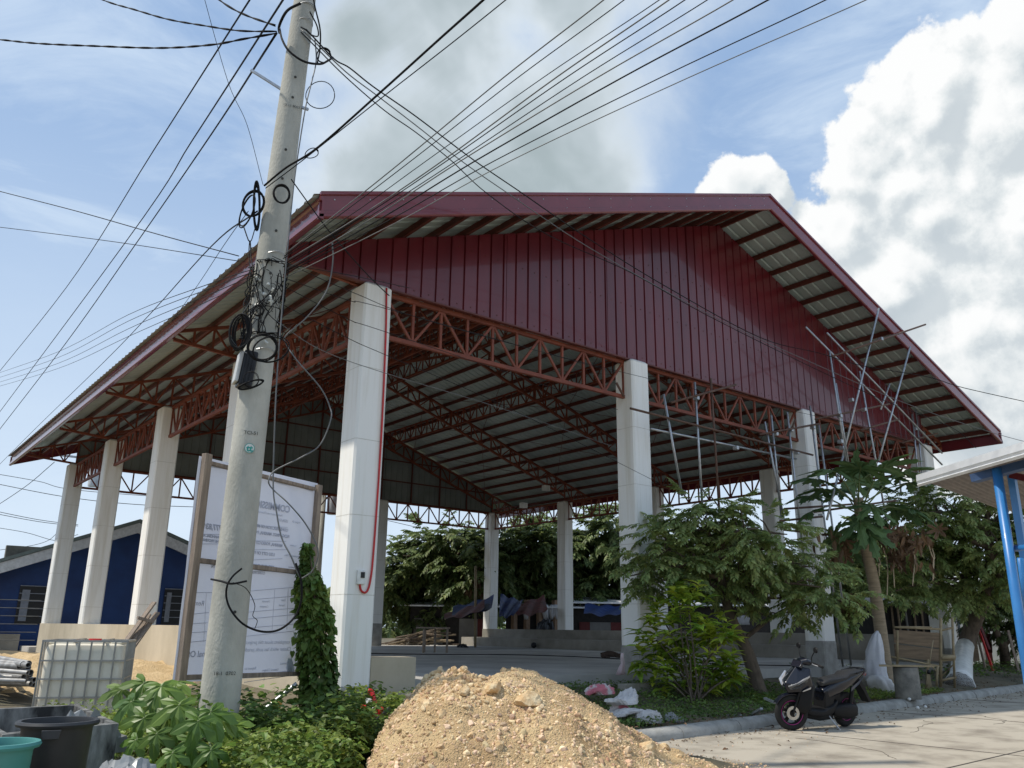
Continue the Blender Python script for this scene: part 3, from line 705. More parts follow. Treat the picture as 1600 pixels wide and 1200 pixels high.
def bt(text, px, py, size, ink=M_ink, bold=.0):
    # px,py is where the line STARTS (its right end as seen from behind)
    r = ray(px, py); t = (BL-Vector(CAM)).dot(bn)/Vector(r).dot(bn); p = Vector(CAM)+Vector(r)*t
    p = p+bn*.013
    Mx = face_M(p, -bn); Mx = Mx
    textmesh(text, size, ink, Mx, tarp, 'printed_text', align='LEFT', bold=bold)
bt('COMMISSION', 452, 797, .115, bold=.003); bt('Performance and Financial Audit', 440, 806, .04, M_ink2)
bt('Project ID', 468, 817, .035, M_ink2); bt('2024-519', 449, 815, .05)
for k, (t_, x, y, sz, bo) in enumerate((('CONSTRUCTION OF MULTI-PURPOSE HALL', 449, 829, .05, .002), ('BLDG., BRGY. MARINA, BOGO CITY, CEBU', 451, 839, .05, .002), ('MARINA, BOGO CITY CEBU', 440, 853, .05, .002), ('LGU CITY OF BOGO', 428, 867, .05, .002), ('RTC CIVIL ENGINEERING', 427, 887, .05, .003), ('CONSTRUCTION', 413, 896, .045, .001),
    ('Implementing Office', 466, 870, .032, 0), ('Location', 462, 853, .032, 0), ('Contractor', 462, 887, .032, 0), ('s or complaints about this project ple', 462, 1003, .062, 0), ('Cluster which has audit jurisdiction', 453, 1014, .062, 0), ('Contact', 450, 1036, .045, 0), ('Report to', 399, 1044, .045, 0), ('General Citizens', 434, 1046, .04, 0), ('Desk Tel. No.', 422, 1052, .04, 0), ('333-0000', 435, 1056, .035, 0), ('Percent', 420, 940, .04, 0), ('Complete', 418, 948, .035, 0), ('Date', 445, 938, .04, 0), ('Started', 444, 946, .035, 0))):
    bt(t_, x, y, sz, M_ink if bo else M_ink2, bo)
bt('777,836.', 345, 826, .085, bold=.003); bt('FINANCIAL ASSIS', 344, 840, .042, M_ink, .002); bt('THE PROVINCE O', 343, 847, .042, M_ink, .002); bt('N', 334, 885, .06, M_ink, .002)
bt('Remarks', 318, 943, .075); bt('nal Office', 319, 1022, .09, bold=.001)
def bline(x0, y0, x1, y1, w_=.006):
    P_ = []
    for (x, y) in ((x0, y0), (x1, y1)):
        r = Vector(ray(x, y)); t = (BL-Vector(CAM)).dot(bn)/r.dot(bn); P_.append(Vector(CAM)+r*t+bn*.013)
    MB().bar(P_[0], P_[1], .002, w_, up=(0, 0, 1)).build('ruled_line', M_ink, tarp)
for (a, b_, c_, d_) in ((302, 926, 330, 926), (384, 924, 466, 917), (297, 960, 325, 957), (382, 938, 465, 931), (295, 975, 323, 973), (380, 957, 462, 950), (292, 989, 322, 987), (378, 968, 462, 960), (290, 1004, 320, 1001), (376, 982, 460, 975), (376, 995, 458, 986), (380, 1057, 452, 1048), (380, 1066, 450, 1056), (310, 835, 342, 835), (309, 850, 341, 850), (395, 822, 448, 824), (394, 845, 446, 846), (394, 859, 446, 859), (392, 875, 440, 873), (391, 893, 440, 891)): bline(a, b_, c_, d_)
for (a, b_, c_, d_) in ((428, 922, 424, 984), (449, 920, 447, 984), (321, 926, 317, 1003), (413, 1046, 411, 1064)): bline(a, b_, c_, d_, .005)
MB().tube([at(406, 1115, 9.9), at(464, 1068, 10.1)], .028, 12).build('steel_brace', M_galv, board)
# ------------------------------------------------------------------ IBC tank
M_tank = mat('milky_plastic', (.88, .84, .72), .45, col2=(.78, .73, .60), scale=2, trans=.12)
M_cage = mat('cage_steel', (.36, .35, .33), .45, metal=.5)
T0 = Vector((-3.89, 2.44, 0)); 
q0, q1 = at(67, 1005, 12.0), at(201, 994, 12.35); zt_ = 1.17
tx = Vector((q1.x-q0.x, q1.y-q0.y, 0)); tw = tx.length; tx.normalize(); ty = Vector((-tx.y, tx.x, 0)); TO = Vector((q0.x, q0.y, 0))
tote = empty('bulk_liquid_tank', tuple(TO+Vector((0, 0, 0))), 'square milky white plastic tank in a steel grid cage, left of the signboard', 'tank')
MT = Matrix(((tx.x, ty.x, 0, TO.x), (tx.y, ty.y, 0, TO.y), (0, 0, 1, 0), (0, 0, 0, 1)))
b = MB(); TD = 1.0
rings = []
for z, ins in ((.16, .05), (.22, .03), (zt_-.13, .03), (zt_-.06, .05), (zt_-.035, .10)):
    rg = []
    for (cx, cy, a0) in ((tw-ins-.08, ins+.08, -90), (tw-ins-.08, TD-ins-.08, 0), (ins+.08, TD-ins-.08, 90), (ins+.08, ins+.08, 180)):
        for k in range(5): a = R(a0+k*22.5); rg.append(MT @ Vector((cx+.08*math.cos(a), cy+.08*math.sin(a), z)))
    rings.append(rg)
b.loft(rings); tk = b.build('tank', M_tank, tote, auto=True)
for u0, u1 in ((.06, .40), (.44, .82), (.88, tw-.08)): MB().box((u0, .1, zt_-.05), (u1, TD-.1, zt_-.005), MT).build('top_moulding', M_tank, tk, bevel=.02)
MB().lathe([(.001, zt_+.03), (.09, zt_+.03), (.09, zt_-.01)], c=MT @ Vector((.62, .42, 0)), n=20).build('lid', M_redp, tk)
cg = MB()
for z in (zt_, zt_-.27, zt_-.52, zt_-.77, .18):
    for y_ in (0, TD): cg.bar(MT @ Vector((0, y_, z)), MT @ Vector((tw, y_, z)), .021 if z < zt_ else .028)
    for x_ in (0, tw): cg.bar(MT @ Vector((x_, 0, z)), MT @ Vector((x_, TD, z)), .021 if z < zt_ else .028)
for k in range(8):
    for y_ in (0, TD): cg.bar(MT @ Vector((tw*k/7, y_-.008, .1)), MT @ Vector((tw*k/7, y_-.008, zt_)), .021)
for k in range(7):
    for x_ in (0, tw): cg.bar(MT @ Vector((x_, TD*k/6, .1)), MT @ Vector((x_, TD*k/6, zt_)), .024)
for k in (.36, .72): cg.bar(MT @ Vector((tw*k, 0, zt_+.012)), MT @ Vector((tw*k, TD, zt_+.012)), .03)
cg.build('cage', M_cage, tote)
MB().box((-.01, -.01, 0), (tw+.01, TD+.01, .10), MT).build('pallet', M_wood, tote)
# ------------------------------------------------------------------ bins, trough, pipes
def tub(name, c_, rt, rb, hgt, mt, lab, cat='tub', handle=True, tilt=(0, 0)):
    e = empty(name, (c_[0], c_[1], c_[2]), lab, cat)
    cx, cy, cz = c_
    MB().lathe([(.001, 0), (rb, 0), (rb+.01, .02), (rt-.01, hgt-.05), (rt, hgt-.03), (rt+.022, hgt-.03), (rt+.03, hgt-.015), (rt+.022, hgt), (rt-.004, hgt), (rt-.012, hgt-.03), (rb-.012, .02), (.001, .015)], c=c_, n=56).build('bin_shell', mt, e, auto=True)
    if handle:
        d = Vector((CAM[0]-cx, CAM[1]-cy, 0)).normalized(); s_ = Vector((-d.y, d.x, 0)); p = Vector(c_)+d*(rt+.02)-s_*.03
        MB().prism([p-s_*.055+Vector((0, 0, hgt-.035)), p+s_*.055+Vector((0, 0, hgt-.035)), p+s_*.045+Vector((0, 0, hgt-.09)), p-s_*.045+Vector((0, 0, hgt-.09))], d*.02).build('handle', mt, e, bevel=.005)
    return e
M_bin = mat('black_bin_plastic', (.022, .023, .026), .5, col2=(.034, .035, .037), scale=5, spec=.45)
M_tealp = mat('teal_plastic', (.05, .22, .20), .45, col2=(.07, .26, .235), scale=3)
c_ = at(91, 1130, 5.35); tub('plastic_bin', (c_.x, c_.y, .02), .215, .175, c_.z-.0, M_bin, 'large black plastic bin in front of the concrete trough', 'bin')
c_ = at(-6, 1165, 4.75); tub('plastic_tub', (c_.x, c_.y, .1), .20, .16, c_.z-.08, M_tealp, 'teal green plastic tub at the lower left corner, before the black bin', 'tub', handle=False)
M_tr = mat('stained_concrete_trough', (.34, .34, .32), .85, col2=(.03, .03, .03), scale=5.5, bump=.3, lo=.40, hi=.72, stretch=(1, 1, .35))
q = [at(187, 1120, 7.0), at(5, 1140, 6.2), at(-62, 1104, 7.9), at(122, 1092, 8.6)]
zt2 = .62
Q = [Vector((p.x, p.y, 0)) for p in q]
tr = empty('concrete_trough', tuple(sum(Q, Vector())/4), 'open grey black-stained concrete trough behind the black bin', 'trough')
cen = sum(Q, Vector())/4
inn = [cen+(p-cen)*.90 for p in Q]
b = MB(); z0_, zb_ = .0, .2
for (P0, P1, I0, I1) in [(Q[i], Q[(i+1) % 4], inn[i], inn[(i+1) % 4]) for i in range(4)]:
    b.loft([[P0+Vector((0, 0, z0_)), P0+Vector((0, 0, zt2)), I0+Vector((0, 0, zt2)), I0+Vector((0, 0, z0_))], [P1+Vector((0, 0, z0_)), P1+Vector((0, 0, zt2)), I1+Vector((0, 0, zt2)), I1+Vector((0, 0, z0_))]])
b.build('trough_wall', M_tr, tr)
b = MB(); b.add([p+Vector((0, 0, zb_)) for p in inn], [(0, 1, 2, 3)]); b.build('trough_floor', M_tr, tr)
# grey sheet crumpled inside the trough
def crumple(name, c_, size, hgt, mt, lab, cat, seed=0, n=14, yaw=0, col=None):
    r_ = random.Random(seed); V = []; sx, sy = size
    ph = [r_.uniform(0, 6) for _ in range(8)]
    for j in range(n+1):
        for i in range(n+1):
            u, v = -1+2*i/n, -1+2*j/n; e = max(0, 1-max(abs(u), abs(v))**3)
            wob = 1+.18*math.sin(3*u+ph[0])*math.cos(4*v+ph[1])
            x, y = u*sx*wob*.5, v*sy*(1+.2*math.sin(5*u+ph[2]))*.5
            z = hgt*e*(.35+.35*abs(math.sin(2.3*u+1.7*v+ph[3]))+.3*abs(math.sin(5*v-2*u+ph[4]))+.22*abs(math.sin(9*u+ph[5]+3*v))*abs(math.cos(7*v+ph[6])))+.008
            X = x*math.cos(yaw)-y*math.sin(yaw); Y = x*math.sin(yaw)+y*math.cos(yaw)
            V.append((c_[0]+X+r_.uniform(-.01, .01), c_[1]+Y+r_.uniform(-.01, .01), c_[2]+max(.004, z)))
    T = [(j*(n+1)+i, j*(n+1)+i+1, (j+1)*(n+1)+i+1, (j+1)*(n+1)+i) for j in range(n) for i in range(n)]
    return prop(rawobj(name, V, T, mt), lab, cat)
M_sheet = mat('grey_plastic_sheet', (.36, .37, .37), .35, col2=(.26, .27, .27), scale=3, trans=.15)
M_sack = mat('woven_sack', (.70, .68, .66), .6, col2=(.56, .54, .53), scale=6, trans=.12, bump=.3, bscale=50)
M_pink = mat('pink_striped_sack', (.62, .18, .22), .6, col2=(.66, .60, .58), scale=3.5, trans=.1, lo=.46, hi=.54)
M_pinkw = mat('pale_pink_plastic', (.72, .62, .64), .45, col2=(.62, .45, .48), scale=4, trans=.25)
M_whbag = mat('white_plastic_sack', (.76, .77, .80), .45, col2=(.64, .65, .70), scale=5, trans=.2)
c_ = at(122, 1118, 7.4); crumple('plastic_sheet', (c_.x, c_.y, .30), (.75, .5), .34, M_sheet, 'crumpled grey plastic sheet lying inside the concrete trough', 'plastic sheet', 4, yaw=.6)
# steel pipes
rr = random.Random(12)
M_pipe = mat('dull_pipe', (.40, .40, .39), .55, col2=(.20, .19, .18), metal=.35, scale=6)
for k in range(24):
    lay = k//8; px = 56-rr.random()*22-lay*4; py = 1072-lay*13-rr.random()*10; d = 13.2+rr.random()*.8
    e1 = at(px, py, d); ang = 2.2+rr.uniform(-.55, .45); ln = rr.uniform(1.6, 2.8)
    e1.z = max(e1.z, .12)
    e2 = e1+Vector((math.cos(ang)*ln, math.sin(ang)*ln, rr.uniform(-.05, .12)))
    r0 = rr.choice([.035, .042, .05]); dr = (e2-e1).normalized()
    b = MB(); b.tube([e1, e2], r0, 12, cap=False); b.tube([e1+dr*.001, e2-dr*.001], r0*.8, 12, cap=False)
    k2 = len(b.v); b.add([], [])
    # annular end
    b.f += [(i, (i+1) % 12, 24+(i+1) % 12, 24+i) for i in range(12)]
    b.f += [(12+i, 12+(i+1) % 12, 36+(i+1) % 12, 36+i) for i in range(12)]
    prop(b.build('steel_pipe', M_pipe, auto=True), 'dull grey steel pipe lying in the loose pile left of the caged tank', 'pipe', 'steel pipes piled on the sand')
# low wall, ladder frames leaning on the plinth
q = atz(62, 1012, .35)
prop(MB().box((-14, 24.5, 0), (-.6, 24.7, 1.0)).build('boundary_wall', M_conc, None), 'low grey concrete wall beyond the court at the far left', 'wall')
ln_ = empty('broken_pallet', (-.9, 11, .4), 'broken pallet of grey planks leaning on the plinth behind the tank', 'pallet')
for k, (a, b_) in enumerate((((196, 1003), (241, 941)), ((207, 1012), (246, 957)), ((203, 1008), (232, 960)))):
    MB().bar(at(*a, 14), at(*b_, 14.6), .10, .03).build('plank', M_wood, ln_)
MB().bar(at(215, 965, 14.2), at(240, 972, 14.4), .05).build('plank', M_wood, ln_)
# ------------------------------------------------------------------ blue house
M_blue = mat('navy_wall', (.016, .055, .19), .7, col2=(.011, .034, .125), scale=.9)
M_groof = mat('green_grey_roof', (.16, .20, .19), .6); M_barge = mat('pale_bargeboard', (.60, .62, .64), .6)
M_hole = mat('window_dark', (.01, .011, .014), .5); M_frame = mat('grey_frame', (.22, .24, .28), .6)
hd = 36.
house = empty('blue_house', tuple(at(150, 985, hd)), 'navy blue single-storey house with a pale-edged gable roof, beyond the court on the left', 'house')
hp = at(218, 818, hd); YH = hp.y
def hY(x, y, dy=0): return atY(x, y, YH+dy)
L_, Rr, Ap = hY(-140, 925), hY(310, 868), hY(218, 826)
zb_ = .3
wb = MB(); wb.prism([(L_.x, YH, zb_), (Rr.x+.5, YH, zb_), (Rr.x+.5, YH, Rr.z), (Ap.x, YH, Ap.z-.1), (L_.x, YH, L_.z)], (0, 7, 0)); wb.build('wall', M_blue, house)
for p, q in ((hY(-160, 925, -.6), hY(218, 817, -.6)), (hY(218, 817, -.6), hY(330, 868, -.6))):
    MB().prism([p, q, q+Vector((0, 0, -.42)), p+Vector((0, 0, -.42))], (0, .12, 0)).build('bargeboard', M_barge, house)
    MB().prism([p+Vector((0, -.05, .16)), q+Vector((0, -.05, .16)), q+Vector((0, -.05, .02)), p+Vector((0, -.05, .02))], (0, 8.4, 0)).build('roof', M_groof, house)
for (x0, y0, x1, y1) in ((32, 915, 72, 975), (258, 920, 284, 976)):
    a, b_ = hY(x0, y0, -.03), hY(x1, y1, -.03); wv_ = MB().box((a.x, a.y-.02, b_.z), (b_.x, a.y+.02, a.z)).build('window', M_hole, house)
    MB().box((a.x+.1, a.y-.06, b_.z+.1), (a.x+(b_.x-a.x)*.33, a.y-.03, a.z-.15)).build('shutter', M_frame, wv_)
    for k in range(5): MB().bar((a.x, a.y-.05, a.z+(b_.z-a.z)*k/5), (b_.x, a.y-.05, a.z+(b_.z-a.z)*k/5), .03).build('bar', M_frame, wv_)
prop(MB().box((-1.2, 27.0, 0), (4.5, 27.25, 4.4)).build('boundary_wall', mat('mouldy_concrete', (.20, .19, .165), .95, col2=(.07, .068, .06), scale=1.3)), 'tall dark mould-stained concrete wall behind the vine and corner column', 'wall')
# wire fence in front of the house
fe = empty('wire_fence', (-5, 23.5, .4), 'thin wire fence strung across in front of the blue house', 'fence')
for k in range(6): MB().tube([(-16, 23.6, .8+.28*k), (-.3, 23.3, .8+.28*k)], .012, 4).build('wire', M_lash, fe)
for x in (-15, -11, -7, -3): MB().bar((x, 23.5, 0), (x, 23.5, 2.5), .06).build('post', M_conc, fe)
# far utility poles with transformers
def farpole(px, py0, py1, d, lab, tpx=None, tilt=0):
    p0, p1 = at(px, py1, d), at(px+tilt, py0, d); p0.z = 0; p0.x, p0.y = p1.x, p1.y
    e = empty('utility_pole', tuple(p0), lab, 'utility pole')
    MB().tube([p0, p1], [.19, .13], 14).build('pole_shaft', M_pole, e, smooth=True)
    if tpx:
        c_ = at(tpx[0], tpx[1], d-.3)
        MB().lathe([(.001, -.5), (.26, -.5), (.28, -.42), (.28, .4), (.26, .48), (.001, .52)], c=c_, n=16).build('transformer', M_barge, e, auto=True)
        MB().bar(Vector((p1.x, p1.y, c_.z+.3)), c_+Vector((0, 0, .3)), .1).build('bracket', M_galv, e)
        MB().bar(Vector((p1.x-.9, p1.y, c_.z+.9)), Vector((p1.x+.9, p1.y, c_.z+.9)), .09).build('crossarm', M_galv, e)
        for k in (-1, 0, 1): MB().lathe([(.001, .0), (.05, .0), (.07, .1), (.04, .2), (.001, .25)], c=(p1.x+.8*k, p1.y, c_.z+.95), n=8).build('insulator', M_whitep, e)
    return e
farpole(124, 715, 850, 40, 'distant pole with a transformer just right of the farthest left column', (149, 744))
farpole(508, 745, 880, 42, 'distant pole with a transformer seen left of the white corner column', (520, 788))
for k, (lab, pts, r_) in enumerate((('uppermost', [(-20, 738, 40), (60, 752, 40), (122, 766, 40), (330, 782, 42)], .014), ('second', [(-20, 753, 40), (100, 776, 40), (210, 788, 40), (330, 793, 42)], .016), ('third', [(-20, 796, 38), (60, 812, 39), (122, 820, 40)], .014), ('fourth', [(-20, 800, 38), (60, 815, 39), (122, 822, 40)], .014), ('fifth', [(-20, 822, 38), (40, 832, 39), (90, 845, 40), (122, 835, 40)], .012), ('steep', [(85, 722, 30), (40, 760, 33), (-20, 800, 36)], .012), ('lowest', [(-20, 862, 38), (60, 850, 39), (90, 832, 40), (122, 790, 40)], .012))):
    cable(lab+' of the distant wires crossing the low sky at the far left', pts, r_, group='distant wires at the far left')
cable('distant wire seen under the roof beside the corner column', [(600, 812, 60), (680, 830, 60), (760, 842, 60)], .02)
# ------------------------------------------------------------------ foliage tools
def leafmat(name, c1, c2, rough=.5, trans=.35, island=.40, scale=1.5, spec=.4): return mat(name, c1, rough, col2=c2, scale=scale, trans=trans, island=island, spec=spec, lo=.4, hi=.6)
M_leafA = leafmat('leaf_green', (.31, .39, .14), (.19, .27, .09), trans=.45)
M_leafD = leafmat('leaf_deep', (.17, .235, .08), (.10, .15, .055), trans=.35)
M_leafB = leafmat('leaf_bright', (.40, .52, .06), (.20, .34, .045), trans=.4)
M_weed = leafmat('weed_leaf', (.24, .34, .065), (.12, .20, .04), trans=.35, island=.4)
M_vine = leafmat('vine_leaf', (.15, .25, .055), (.08, .15, .035), trans=.3, island=.35)
M_broad = leafmat('broad_leaf', (.155, .26, .05), (.09, .17, .035), trans=.35, island=.15, rough=.4)
M_papaya = leafmat('papaya_leaf', (.12, .20, .065), (.07, .13, .045), trans=.3, island=.15)
M_dry = leafmat('dry_leaf', (.19, .115, .055), (.10, .06, .03), trans=.15, island=.12)
M_bark = mat('bark', (.17, .13, .095), .95, col2=(.08, .062, .048), scale=9, stretch=(1, 1, .3), bump=.7, bscale=30)
M_barkp = mat('papaya_bark', (.34, .27, .18), .9, col2=(.22, .17, .11), scale=7, stretch=(.4, .4, 3), bump=.4)
def lance(w=.32, fold=.12, droop=.25):       # leaf along +x, unit length: 8 tris
    xs_ = [0, .25, .6, 1]; ws = [0, w*.5, w*.42, 0]
    V = [(0, 0, 0), (.28, -w/2, fold*w), (.28, 0, -.02*droop), (.28, w/2, fold*w), (.65, -w*.38, fold*w*.8-droop*.35), (.65, 0, -droop*.38), (.65, w*.38, fold*w*.8-droop*.35), (1, 0, -droop)]
    T = [(0, 1, 2), (0, 2, 3), (1, 4, 2), (2, 4, 5), (2, 5, 3), (3, 5, 6), (4, 7, 5), (5, 7, 6)]
    return np.array(V), np.array(T)
def heart():
    V = [(0, 0, 0), (-.12, .25, .03), (.2, .46, .05), (.6, .3, -.02), (1, 0, -.12), (.6, -.3, -.02), (.2, -.46, .05), (-.12, -.25, .03), (.45, 0, -.04)]
    return np.array(V), np.array([(0, 8, 1), (1, 8, 2), (2, 8, 3), (3, 8, 4), (4, 8, 5), (5, 8, 6), (6, 8, 7), (7, 8, 0)])
def palmate(lobes=7, depth=.62, sub=0, droop=.3, spread=2.5, seed=0, wid=.5):
    r_ = random.Random(seed); out = []
    for k in range(lobes):
        a = -spread+2*spread*k/(lobes-1); Lk = 1-.38*abs(a)/spread*(abs(a)/spread)
        da = spread/(lobes-1)
        def P(r, t): return (r, a+t*da)
        out.append(P(Lk*(1-depth), -1))
        if sub:
            out += [P(Lk*.55, -.42*wid*1.6), P(Lk*.66, -.75*wid*1.5), P(Lk*.70, -.36*wid*1.4), P(Lk*.84, -.5*wid*1.3), P(Lk*.86, -.2*wid), P(Lk, 0), P(Lk*.86, .2*wid), P(Lk*.84, .5*wid*1.3), P(Lk*.70, .36*wid*1.4), P(Lk*.66, .75*wid*1.5), P(Lk*.55, .42*wid*1.6)]
        else: out += [P(Lk*.52, -.62*wid*1.4), P(Lk*.78, -.48*wid*1.2), P(Lk, 0), P(Lk*.78, .48*wid*1.2), P(Lk*.52, .62*wid*1.4)]
    out.append((Lk*(1-depth), a+da)); out.append((.10, math.pi))
    V = [(0, 0, 0)]; n = len(out)
    def pt(r, a, k=1): 
        x, y = r*k*math.cos(a), r*k*math.sin(a); rr = r*k; return (x, y, -droop*rr*rr*(1.0 if k == 1 else .9)+(.035 if k < 1 else 0)*math.cos(a*lobes/spread*math.pi))
    for r, a in out: V.append(pt(r, a, .45))
    for r, a in out: V.append(pt(r, a, 1))
    T = []
    for i in range(n):
        j = (i+1) % n; T.append((0, 1+i, 1+j)); T += [(1+i, 1+n+i, 1+n+j), (1+i, 1+n+j, 1+j)]
    return np.array(V), np.array(T)
def compound(n=9, L_=1.0, w=.30, droop=.35, ll=.42):
    """drooping pinnate spray of leaflets, seen as one unit"""
    lv, lt = lance(w, .12, .35); V = []; T = []
    for k in range(n):
        t = (k//2+.6)/(n/2); sgn = 1 if k % 2 else -1
        a = sgn*(1.05-.35*t) if k < n-1 else 0
        c_, s_ = math.cos(a), math.sin(a); o = np.array([min(t, 1)*.72*L_, 0, -droop*t*t*.6])
        M = np.array([[c_, -s_, 0], [s_, c_, 0], [0, 0, 1]]); q = (lv*ll)@M.T+o
        q[:, 2] -= .12*np.hypot(q[:, 1], 0)
        T.append(lt+len(V)*len(lv)); V.append(q)
    return np.concatenate(V), np.concatenate(T)
def scatter(tmpl, P, D, up, S):
    """tmpl at points P, leaf axis D, approximate normal up, size S -> verts, tris (numpy)"""
    tv, tt = tmpl; P = np.asarray(P, float); D = np.asarray(D, float); up = np.asarray(up, float); S = np.asarray(S, float)
    D = D/np.linalg.norm(D, axis=1, keepdims=True); Y = np.cross(up, D); Y /= np.linalg.norm(Y, axis=1, keepdims=True)+1e-9; Z = np.cross(D, Y)
    B = np.stack([D, Y, Z], axis=1)*S[:, None, None]
    V = np.einsum('vk,nkj->nvj', tv, B)+P[:, None, :]
    T = tt[None]+(np.arange(len(P))*len(tv))[:, None, None]
    return V.reshape(-1, 3), T.reshape(-1, 3)
def rdir(n): v = rng.normal(size=(n, 3)); return v/np.linalg.norm(v, axis=1, keepdims=True)
def clump_points(c_, r_, n, flat=.75, shell=.55):
    d = rdir(n); rad = rng.uniform(shell, 1.0, n)**.7*(1+.18*rng.normal(size=n)); p = d*rad[:, None]*np.array([r_, r_, r_*flat]); return p+np.array(c_), d
TW = {}
def tree(name, lab, base, path, crown, mt, tmpl, lsize, per, cat='tree', group=None, r0=.16, bark=None, seed=0, flat=.75, fork=None, dry=0):
    """base/path: trunk points; crown: list of (x,y,z,r); per: leaf units per m2 of clump"""
    r_ = random.Random(seed); e = empty(name, tuple(base), lab, cat, group)
    pts = spline([base]+path, 6); n = len(pts)
    b = MB(); b.tube(pts, [r0*(1-.6*i/(n-1))*(1.25 if i == 0 else 1) for i in range(n)], 12)
    tops = pts[n//3:]
    for (x, y, z, rr_) in crown:
        c_ = Vector((x, y, z)); s_ = min(tops, key=lambda p: (p-c_).length+max(0, p.z-c_.z)*1.5)
        mid = s_.lerp(c_, .5)+Vector((r_.uniform(-.15, .15), r_.uniform(-.15, .15), .12*(c_-s_).length))
        br = spline([s_, mid, c_], 5); m_ = len(br); b.tube(br, [r0*.34*(1-.75*i/(m_-1)) for i in range(m_)], 6)
        for k in range(4):
            q = br[m_//2+k % 3]; d = Vector((r_.uniform(-1, 1), r_.uniform(-1, 1), r_.uniform(-.2, .8))).normalized()
            b.tube(spline([q, q+d*rr_*.5+Vector((0, 0, .05)), q+d*rr_*.95], 4), [r0*.13, r0*.12]+[r0*.10]*6+[r0*.04], 5) if True else None
    b.build('trunk', bark or M_bark, e, smooth=True)
    Vs, Ts, k = [], [], 0
    for (x, y, z, rr_) in crown:
        # twigs, each carrying a layered plume of leaves
        m_ = max(6, int(per*rr_*rr_)); P, d = clump_points((x, y, z), rr_, m_, flat, .45)
        nl = 7
        for p, dd in zip(P, d):
            ax = np.array([dd[0], dd[1], dd[2]*.35+rng.normal()*.12]); ax /= np.linalg.norm(ax)
            t = np.linspace(0, 1, nl); Ln = lsize*1.9
            q = p+ax*(t[:, None]*Ln)+np.array([0, 0, -.28])*Ln*(t[:, None]**2)
            pd = np.cross(ax, [0, 0, 1.]); pd /= np.linalg.norm(pd)+1e-9
            sg = np.where(np.arange(nl) % 2 == 0, 1, -1)[:, None]
            D = ax*.8+pd*sg*.75*(1-.7*t[:, None])+rng.normal(size=(nl, 3))*.16+np.array([0, 0, -.22])
            up = np.array([0, 0, 1.])+rng.normal(size=(nl, 3))*.22
            v, tt = scatter(tmpl, q, D, up, lsize*rng.uniform(.65, 1.15, nl)); Vs.append(v); Ts.append(tt+k); k += len(v)
    rawobj('crown', np.concatenate(Vs), np.concatenate(Ts), mt, e)
    if dry:
        c0 = crown[dry-1]; P, d = clump_points(c0[:3], c0[3]*.7, 60, .9, .1); v, tt = scatter(tmpl, P, d+np.array([0, 0, -1.2]), rdir(60), np.full(60, lsize*.9)); rawobj('dead_leaves', v, tt, M_dry, e)
    return e
LN = lance(.34); CP = compound(9, 1.0, .34, .4, .45); CP7 = compound(7, 1.0, .50, .35, .52)
def cl(lst, d): 
    out = []
    for q in lst:
        x, y, r_ = q[:3]; dd = d+(q[3] if len(q) > 3 else random.uniform(-.06, .06)*d*.5); p = at(x, y, dd); out.append((p.x, p.y, p.z, r_/FPX*dd))
    return out
# tree beside the scooter
b0 = atz(1190, 1092, .16)
T1 = cl([(1015, 868, 42), (1045, 828, 46), (1090, 806, 44), (1140, 800, 42), (1185, 825, 44), (1100, 850, 55), (1160, 862, 55), (1215, 862, 44), (1060, 885, 38), (1120, 895, 38), (1190, 895, 38), (1245, 895, 44), (1290, 918, 40), (1320, 940, 24), (1265, 938, 30), (1210, 935, 24), (985, 900, 24), (1012, 915, 22), (1235, 955, 20), (1150, 925, 24, .6), (1085, 920, 26, .4), (1280, 885, 30), (1230, 835, 28)], 16.6)
tree('leafy_tree', 'spreading bushy green tree leaning over the scooter, in front of the second column', b0, [at(1168, 1020, 16.8), at(1142, 965, 16.7), at(1128, 905, 16.6), at(1120, 860, 16.6)], T1, M_leafA, CP7, .215, 84, r0=.15, seed=1, dry=14)
# trees on the right
b1 = atz(1500, 1072, .2)
T2 = cl([(1440, 800, 42), (1485, 790, 46), (1535, 800, 48), (1580, 815, 44), (1455, 850, 52), (1515, 850, 56), (1570, 865, 52), (1430, 895, 40), (1480, 905, 42), (1540, 900, 42), (1590, 900, 36), (1415, 935, 22), (1500, 935, 22), (1400, 850, 36), (1380, 890, 34), (1560, 775, 30), (1620, 850, 50), (1390, 925, 30)], 23.5)
t2 = tree('leafy_tree', 'dark leafy tree with a white-painted trunk foot behind the papaya', b1, [at(1508, 1010, 24.2), at(1535, 940, 24), at(1548, 880, 23.8), at(1540, 830, 23.6)], T2, M_leafA, CP7, .26, 66, r0=.27, seed=2)
p = b1; q = at(1501, 1018, 24.2); _pp = spline([b1, at(1508, 1010, 24.2), at(1535, 940, 24), at(1548, 880, 23.8), at(1540, 830, 23.6)], 6); MB().tube(_pp[:7], [.27*(1-.6*i/24)*(1.25 if i == 0 else 1)+.014 for i in range(7)], 12).build('painted_trunk_foot', M_whitep, t2, smooth=True)
b2_ = atz(1572, 1052, .2)
T3 = cl([(1560, 960, 40), (1600, 940, 44), (1640, 900, 60), (1610, 985, 30), (1530, 940, 34), (1660, 960, 50)], 27)
tree('leafy_tree', 'smaller dark tree with a low forked trunk by the blue posts', b2_, [at(1568, 1010, 27), at(1556, 985, 27), at(1550, 950, 27)], T3, M_leafD, CP7, .30, 70, r0=.17, seed=3)
